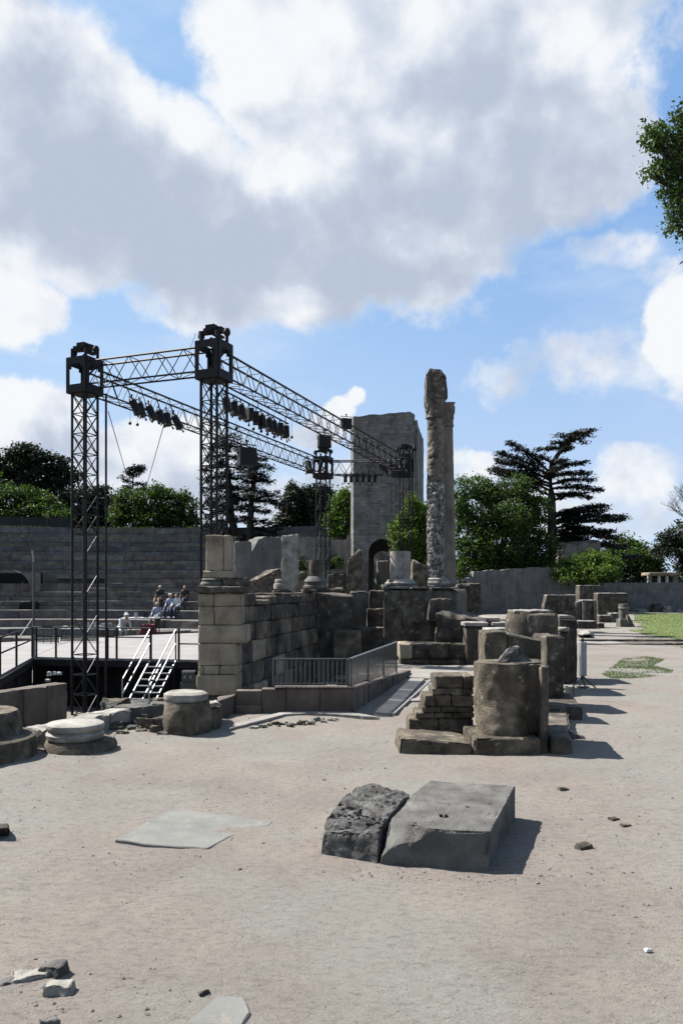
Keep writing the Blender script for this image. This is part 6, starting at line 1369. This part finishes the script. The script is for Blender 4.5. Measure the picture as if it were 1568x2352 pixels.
# pale rock ruin and small building
o = stone('rock_ruin', [(X(1278,62),62,0),(X(1388,62),62,0),(X(1388,62),65,0),(X(1278,62),65,0),(X(1285,62),62.2,Z(1250,62)),(X(1380,62),62.2,Z(1240,62)),(X(1384,62),64.5,Z(1240,62)),(X(1290,62),64.5,Z(1238,62))], 'plaster_warm', cell=.3, chip=.35, amp=.12); tag(o, 'pale ruined masonry mass above the round light green bush', 'masonry')
pvn = thing('small_building', 'small open pale shelter with a flat roof above the boundary wall', 'shelter', (X(1520,66),66,0))
for i, px in enumerate((1490,1512,1530,1548)): stone('pillar', obox(X(px,66),66,0,.3 if i % 3 == 0 else .15,.3,Z(1322,66),0), 'white_stone' if i % 3 == 0 else 'white_paint', pvn, cell=.4, chip=.02, amp=.01)
stone('roof', box8(X(1487,66),X(1556,66),65.6,67.5,Z(1322,66)+.01,Z(1315,66)), 'pale_stone', pvn, cell=.4, chip=.02, amp=.01)
stone('back_wall', box8(X(1492,67),X(1548,67),67.2,67.4,0,Z(1322,66)-.02), 'dark_stone', pvn, cell=.4, chip=.02, amp=.01)
# ------------------------------------------------------------------ far right ruins on the edge of the lawn
def ruin(label, cat, x0, x1, y0, y1, dep, m='dark_stone', d=None, cap=True, name='ruin_block', slope=0):
    d = d or EYE*FPX/(y1-HY); t = thing(name, label, cat, (X((x0+x1)/2,d),d,0)); zt = Z(y0,d)
    stone('block_body', [*[(x,y,-.05) for x, y in ring(X(x0,d),X(x1,d),d,d+dep)],(X(x0,d)+slope,d,zt-.06),(X(x1,d),d,zt-.06),(X(x1,d),d+dep,zt-.06),(X(x0,d)+slope,d+dep,zt-.06)], m, t, cell=.14, chip=.04, amp=.015)
    if cap: stone('cap_stone', box8(X(x0,d)+slope+.01,X(x1,d)-.01,d-.02,d+dep,zt-.057,zt), 'white_stone', t, cell=.14, chip=.02, amp=.01)  # white cap puts the sunlit top of the block into its colour
    return t
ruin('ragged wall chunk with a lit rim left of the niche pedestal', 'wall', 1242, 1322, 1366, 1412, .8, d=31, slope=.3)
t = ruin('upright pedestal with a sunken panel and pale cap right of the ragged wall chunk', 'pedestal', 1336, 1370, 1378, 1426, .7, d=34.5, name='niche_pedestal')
stone('panel_frame', box8(X(1338,34.4),X(1345,34.4),34.42,34.49,.30,1.12), 'grey_stone', t, cell=.2, chip=.01, amp=.004); stone('panel_frame', box8(X(1363,34.4),X(1369,34.4),34.42,34.49,.30,1.12), 'grey_stone', t, cell=.2, chip=.01, amp=.004)
ruin('wide stepped base with a bright ledge under the niche pedestal', 'plinth', 1324, 1368, 1426, 1444, .55, d=33.6, name='plinth')
o = stone('leaning_stone', [(X(1311,34.6),34.6,0),(X(1335,34.6),34.6,0),(X(1335,34.6),35.2,0),(X(1311,34.6),35.2,0),(X(1322,34.6),34.6,1.1),(X(1336,34.6),34.6,1.18),(X(1336,34.6),35.1,1.18),(X(1322,34.6),35.1,1.1)], 'grey_stone', cell=.12, chip=.05, amp=.02); tag(o, 'leaning grey stone against the left side of the niche pedestal', 'stone')
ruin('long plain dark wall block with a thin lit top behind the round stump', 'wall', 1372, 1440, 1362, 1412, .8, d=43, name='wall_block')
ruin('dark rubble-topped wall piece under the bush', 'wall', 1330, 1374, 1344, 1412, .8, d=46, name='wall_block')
t = thing('round_stump', 'small round column stump with a white rim on a rough block at the lawn edge', 'column', (X(1431,35.7),35.7,0))
stone('block', box8(X(1424,35.3),X(1446,35.3),35.3,35.9,-.03,.36), 'grey_stone', t, cell=.1, chip=.03, amp=.01)
lathe('stump', X(1431,35.7), 35.7, [(.20,.363),(.21,.6),(.21,.85),(.23,.86),(.23,.93),(.21,.94),(.21,1.02)], 'grey_stone', t, seg=24, amp=.01, chip=.03); lathe('rim', X(1431,35.7), 35.66, [(.215,.80),(.24,.82),(.235,.86)], 'white_stone', t, seg=24, amp=.005)
o = stone('leaning_slab', [(X(1444,35),35.2,-.03),(X(1463,35),35.2,-.03),(X(1463,35),35.8,-.03),(X(1444,35),35.8,-.03),(X(1445,35),35.3,.55),(X(1450,35),35.3,.50),(X(1450,35),35.7,.5),(X(1445,35),35.7,.55)], 'dark_stone', cell=.1, chip=.03, amp=.01); tag(o, 'dark wedge of stone leaning on the right side of the round stump', 'stone')
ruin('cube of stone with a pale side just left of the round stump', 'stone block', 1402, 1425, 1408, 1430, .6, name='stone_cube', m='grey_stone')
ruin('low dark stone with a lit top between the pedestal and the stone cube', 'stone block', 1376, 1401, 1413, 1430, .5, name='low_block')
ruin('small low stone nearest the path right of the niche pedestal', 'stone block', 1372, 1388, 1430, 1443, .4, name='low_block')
t = stone('flat_boulder', [tuple(G(1324,1462,-.03)),tuple(G(1362,1462,-.03)),tuple(G(1364,1455,-.03)),tuple(G(1322,1455,-.03)),tuple(G(1326,1456,.14)),tuple(G(1354,1456,.16)),tuple(G(1352,1450,.18)),tuple(G(1328,1450,.14))], 'white_stone', cell=.06, chip=.06, amp=.03); tag(t, 'low pale ragged boulder with a black shadow beside the square pier', 'boulder')
for px, py, s, m_, lb in ((1504,1401,.5,'dark_stone','dark upright stone at the foot of the boundary wall, left of the white one'),(1528,1400,.5,'white_stone','white rounded stone at the foot of the boundary wall'),(1470,1404,.6,'white_stone','low pinkish pale stone at the foot of the boundary wall'),(1556,1403,.4,'white_stone','pale stone at the foot of the boundary wall by the right edge')):
    p = G(px, 1406, 0); o = stone('wall_foot_stone', obox(p.x, p.y, -.02, s*1.3, s, s*(1.3 if m_ == 'dark_stone' else .9 if px == 1528 else .4), .2), m_, cell=.1, chip=.12, amp=.05); tag(o, lb, 'stone')
# path edging, lawn and grass
kb2 = thing('path_edging', 'long flat edging strip of pale slabs crossing behind the signal post', 'edging', (12, 24, 0))
xs2 = [X(1330,23.9)+i*1.35 for i in range(7)]
for a, b in zip(xs2, xs2[1:]): stone('edging_slab', quad8([(a,23.6),(b-.01,23.6),(b-.01,24.5),(a,24.5)], -.05, .045), 'path_concrete' if b < X(1480,23.9) else 'concrete', kb2, cell=.25, chip=.02, amp=.008)  # right-hand slabs are darker to paint the shadow of a shallow drain
stone('edging_kerb', box8(X(1330,24.6),22,24.52,24.64,-.05,.10), 'dark_stone', kb2, cell=.5, chip=.02, amp=.008)
LAWN = [G(1456,1409,0),G(1700,1409,0),G(1900,1440,0),G(1700,1475,0),G(1568,1472,0),G(1520,1463,0),G(1478,1456,0),G(1462,1445,0),G(1490,1440,0),G(1456,1430,0)]
LP = [(p.x,p.y) for p in LAWN]
n = 46; V = []; F = []; cnt = 0
gxx = np.linspace(min(p[0] for p in LP), max(p[0] for p in LP), 90); gyy = np.linspace(min(p[1] for p in LP), max(p[1] for p in LP), 120)
idx = {}
for j, yv in enumerate(gyy[:-1]):
    for i, xv in enumerate(gxx[:-1]):
        cx_, cy_ = (xv+gxx[i+1])/2, (yv+gyy[j+1])/2; jx = noise.noise(Vector((cx_*.8,cy_*.4,0)))*1.2
        if not inpoly(np.array([cx_+jx]), np.array([cy_+jx]), LP)[0]: continue
        f = []
        for a, b in ((i,j),(i+1,j),(i+1,j+1),(i,j+1)):
            if (a,b) not in idx: idx[(a,b)] = len(V); x, y = gxx[a], gyy[b]; V.append((x,y,float(gz(x,y))+.012+.004*math.sin(x*3)))
            f.append(idx[(a,b)])
        F.append(tuple(f))
lm = mat('lawn_turf', [(.075,.105,.025),(.11,.145,.035),(.15,.16,.06)], scale=1.2, bump=.8, bscale=30, bdist=.05, spots=((.20,.185,.13),3,.66))
mk('lawn', V, F, lm, origin=(20,40,0), kind='structure')
V = []; F = []; rg = np.random.default_rng(12)
def blades(n_, P, h, ok=None, dens_noise=None):
    P = np.array(P); lo, hi = P.min(0), P.max(0); k = 0
    x = lo[0]+(hi[0]-lo[0])*rg.random(n_); y = lo[1]+(hi[1]-lo[1])*rg.random(n_); m_ = inpoly(x,y,[tuple(p) for p in P])
    if dens_noise: m_ &= (vnoise(x,y,dens_noise[0],5)*.6+vnoise(x,y,dens_noise[0]*3.1,6)*.4) > dens_noise[1]+.15*rg.normal(size=n_)
    x, y = x[m_], y[m_]; z = gz(x,y)
    for a, b, c in zip(x, y, z):
        q = len(V); hh = h*(.5+rg.random()); an = rg.random()*6.28; w_ = hh*.22; dx, dy = math.cos(an)*w_, math.sin(an)*w_; lx, ly = (rg.random(2)-.5)*hh
        V.extend([(a-dx,b-dy,c),(a+dx,b+dy,c),(a+lx,b+ly,c+hh)]); F.append((q,q+1,q+2))
blades(26000, LP, .05)
gp_ = [G(1400,1556,0),G(1450,1558,0),G(1540,1550,0),G(1545,1538,0),G(1500,1528,0),G(1525,1515,0),G(1480,1508,0),G(1430,1512,0),G(1405,1530,0),G(1380,1548,0)]
blades(42000, [(p.x,p.y) for p in gp_], .020, dens_noise=(1.4,.46))
blades(9000, [(p.x,p.y) for p in (G(1430,1470,0),G(1568,1490,0),G(1700,1490,0),G(1700,1470,0),G(1500,1455,0))], .03, dens_noise=(.7,.55))
mk('grass', V, F, 'grass', origin=(12,30,0), kind='stuff')
# a bird passing by the right edge
bd = thing('bird', 'small dark bird in flight at the right edge below the leafy tree', 'bird', tuple(W(1566,601,30)))
c = W(1568,600,30)
V, F = tubes([[(c+Vector((-.02,.05,0)),.005),(c+Vector((0,0,.0)),.035),(c+Vector((.06,-.05,.01)),.03),(c+Vector((.12,-.08,.02)),.008)]], 8); mk('body', V, F, 'black_metal', bd, smooth=60)
for s_, e in ((1,(-.17,-.02,-.13)),(-1,(.18,.05,.16))):
    V, F = tubes([[(c+Vector((0,0,.01)),.022),(c+Vector(e)*.5,.03),(c+Vector(e),.006)]], 6); mk('wing', V, F, 'black_metal', bd, smooth=60)
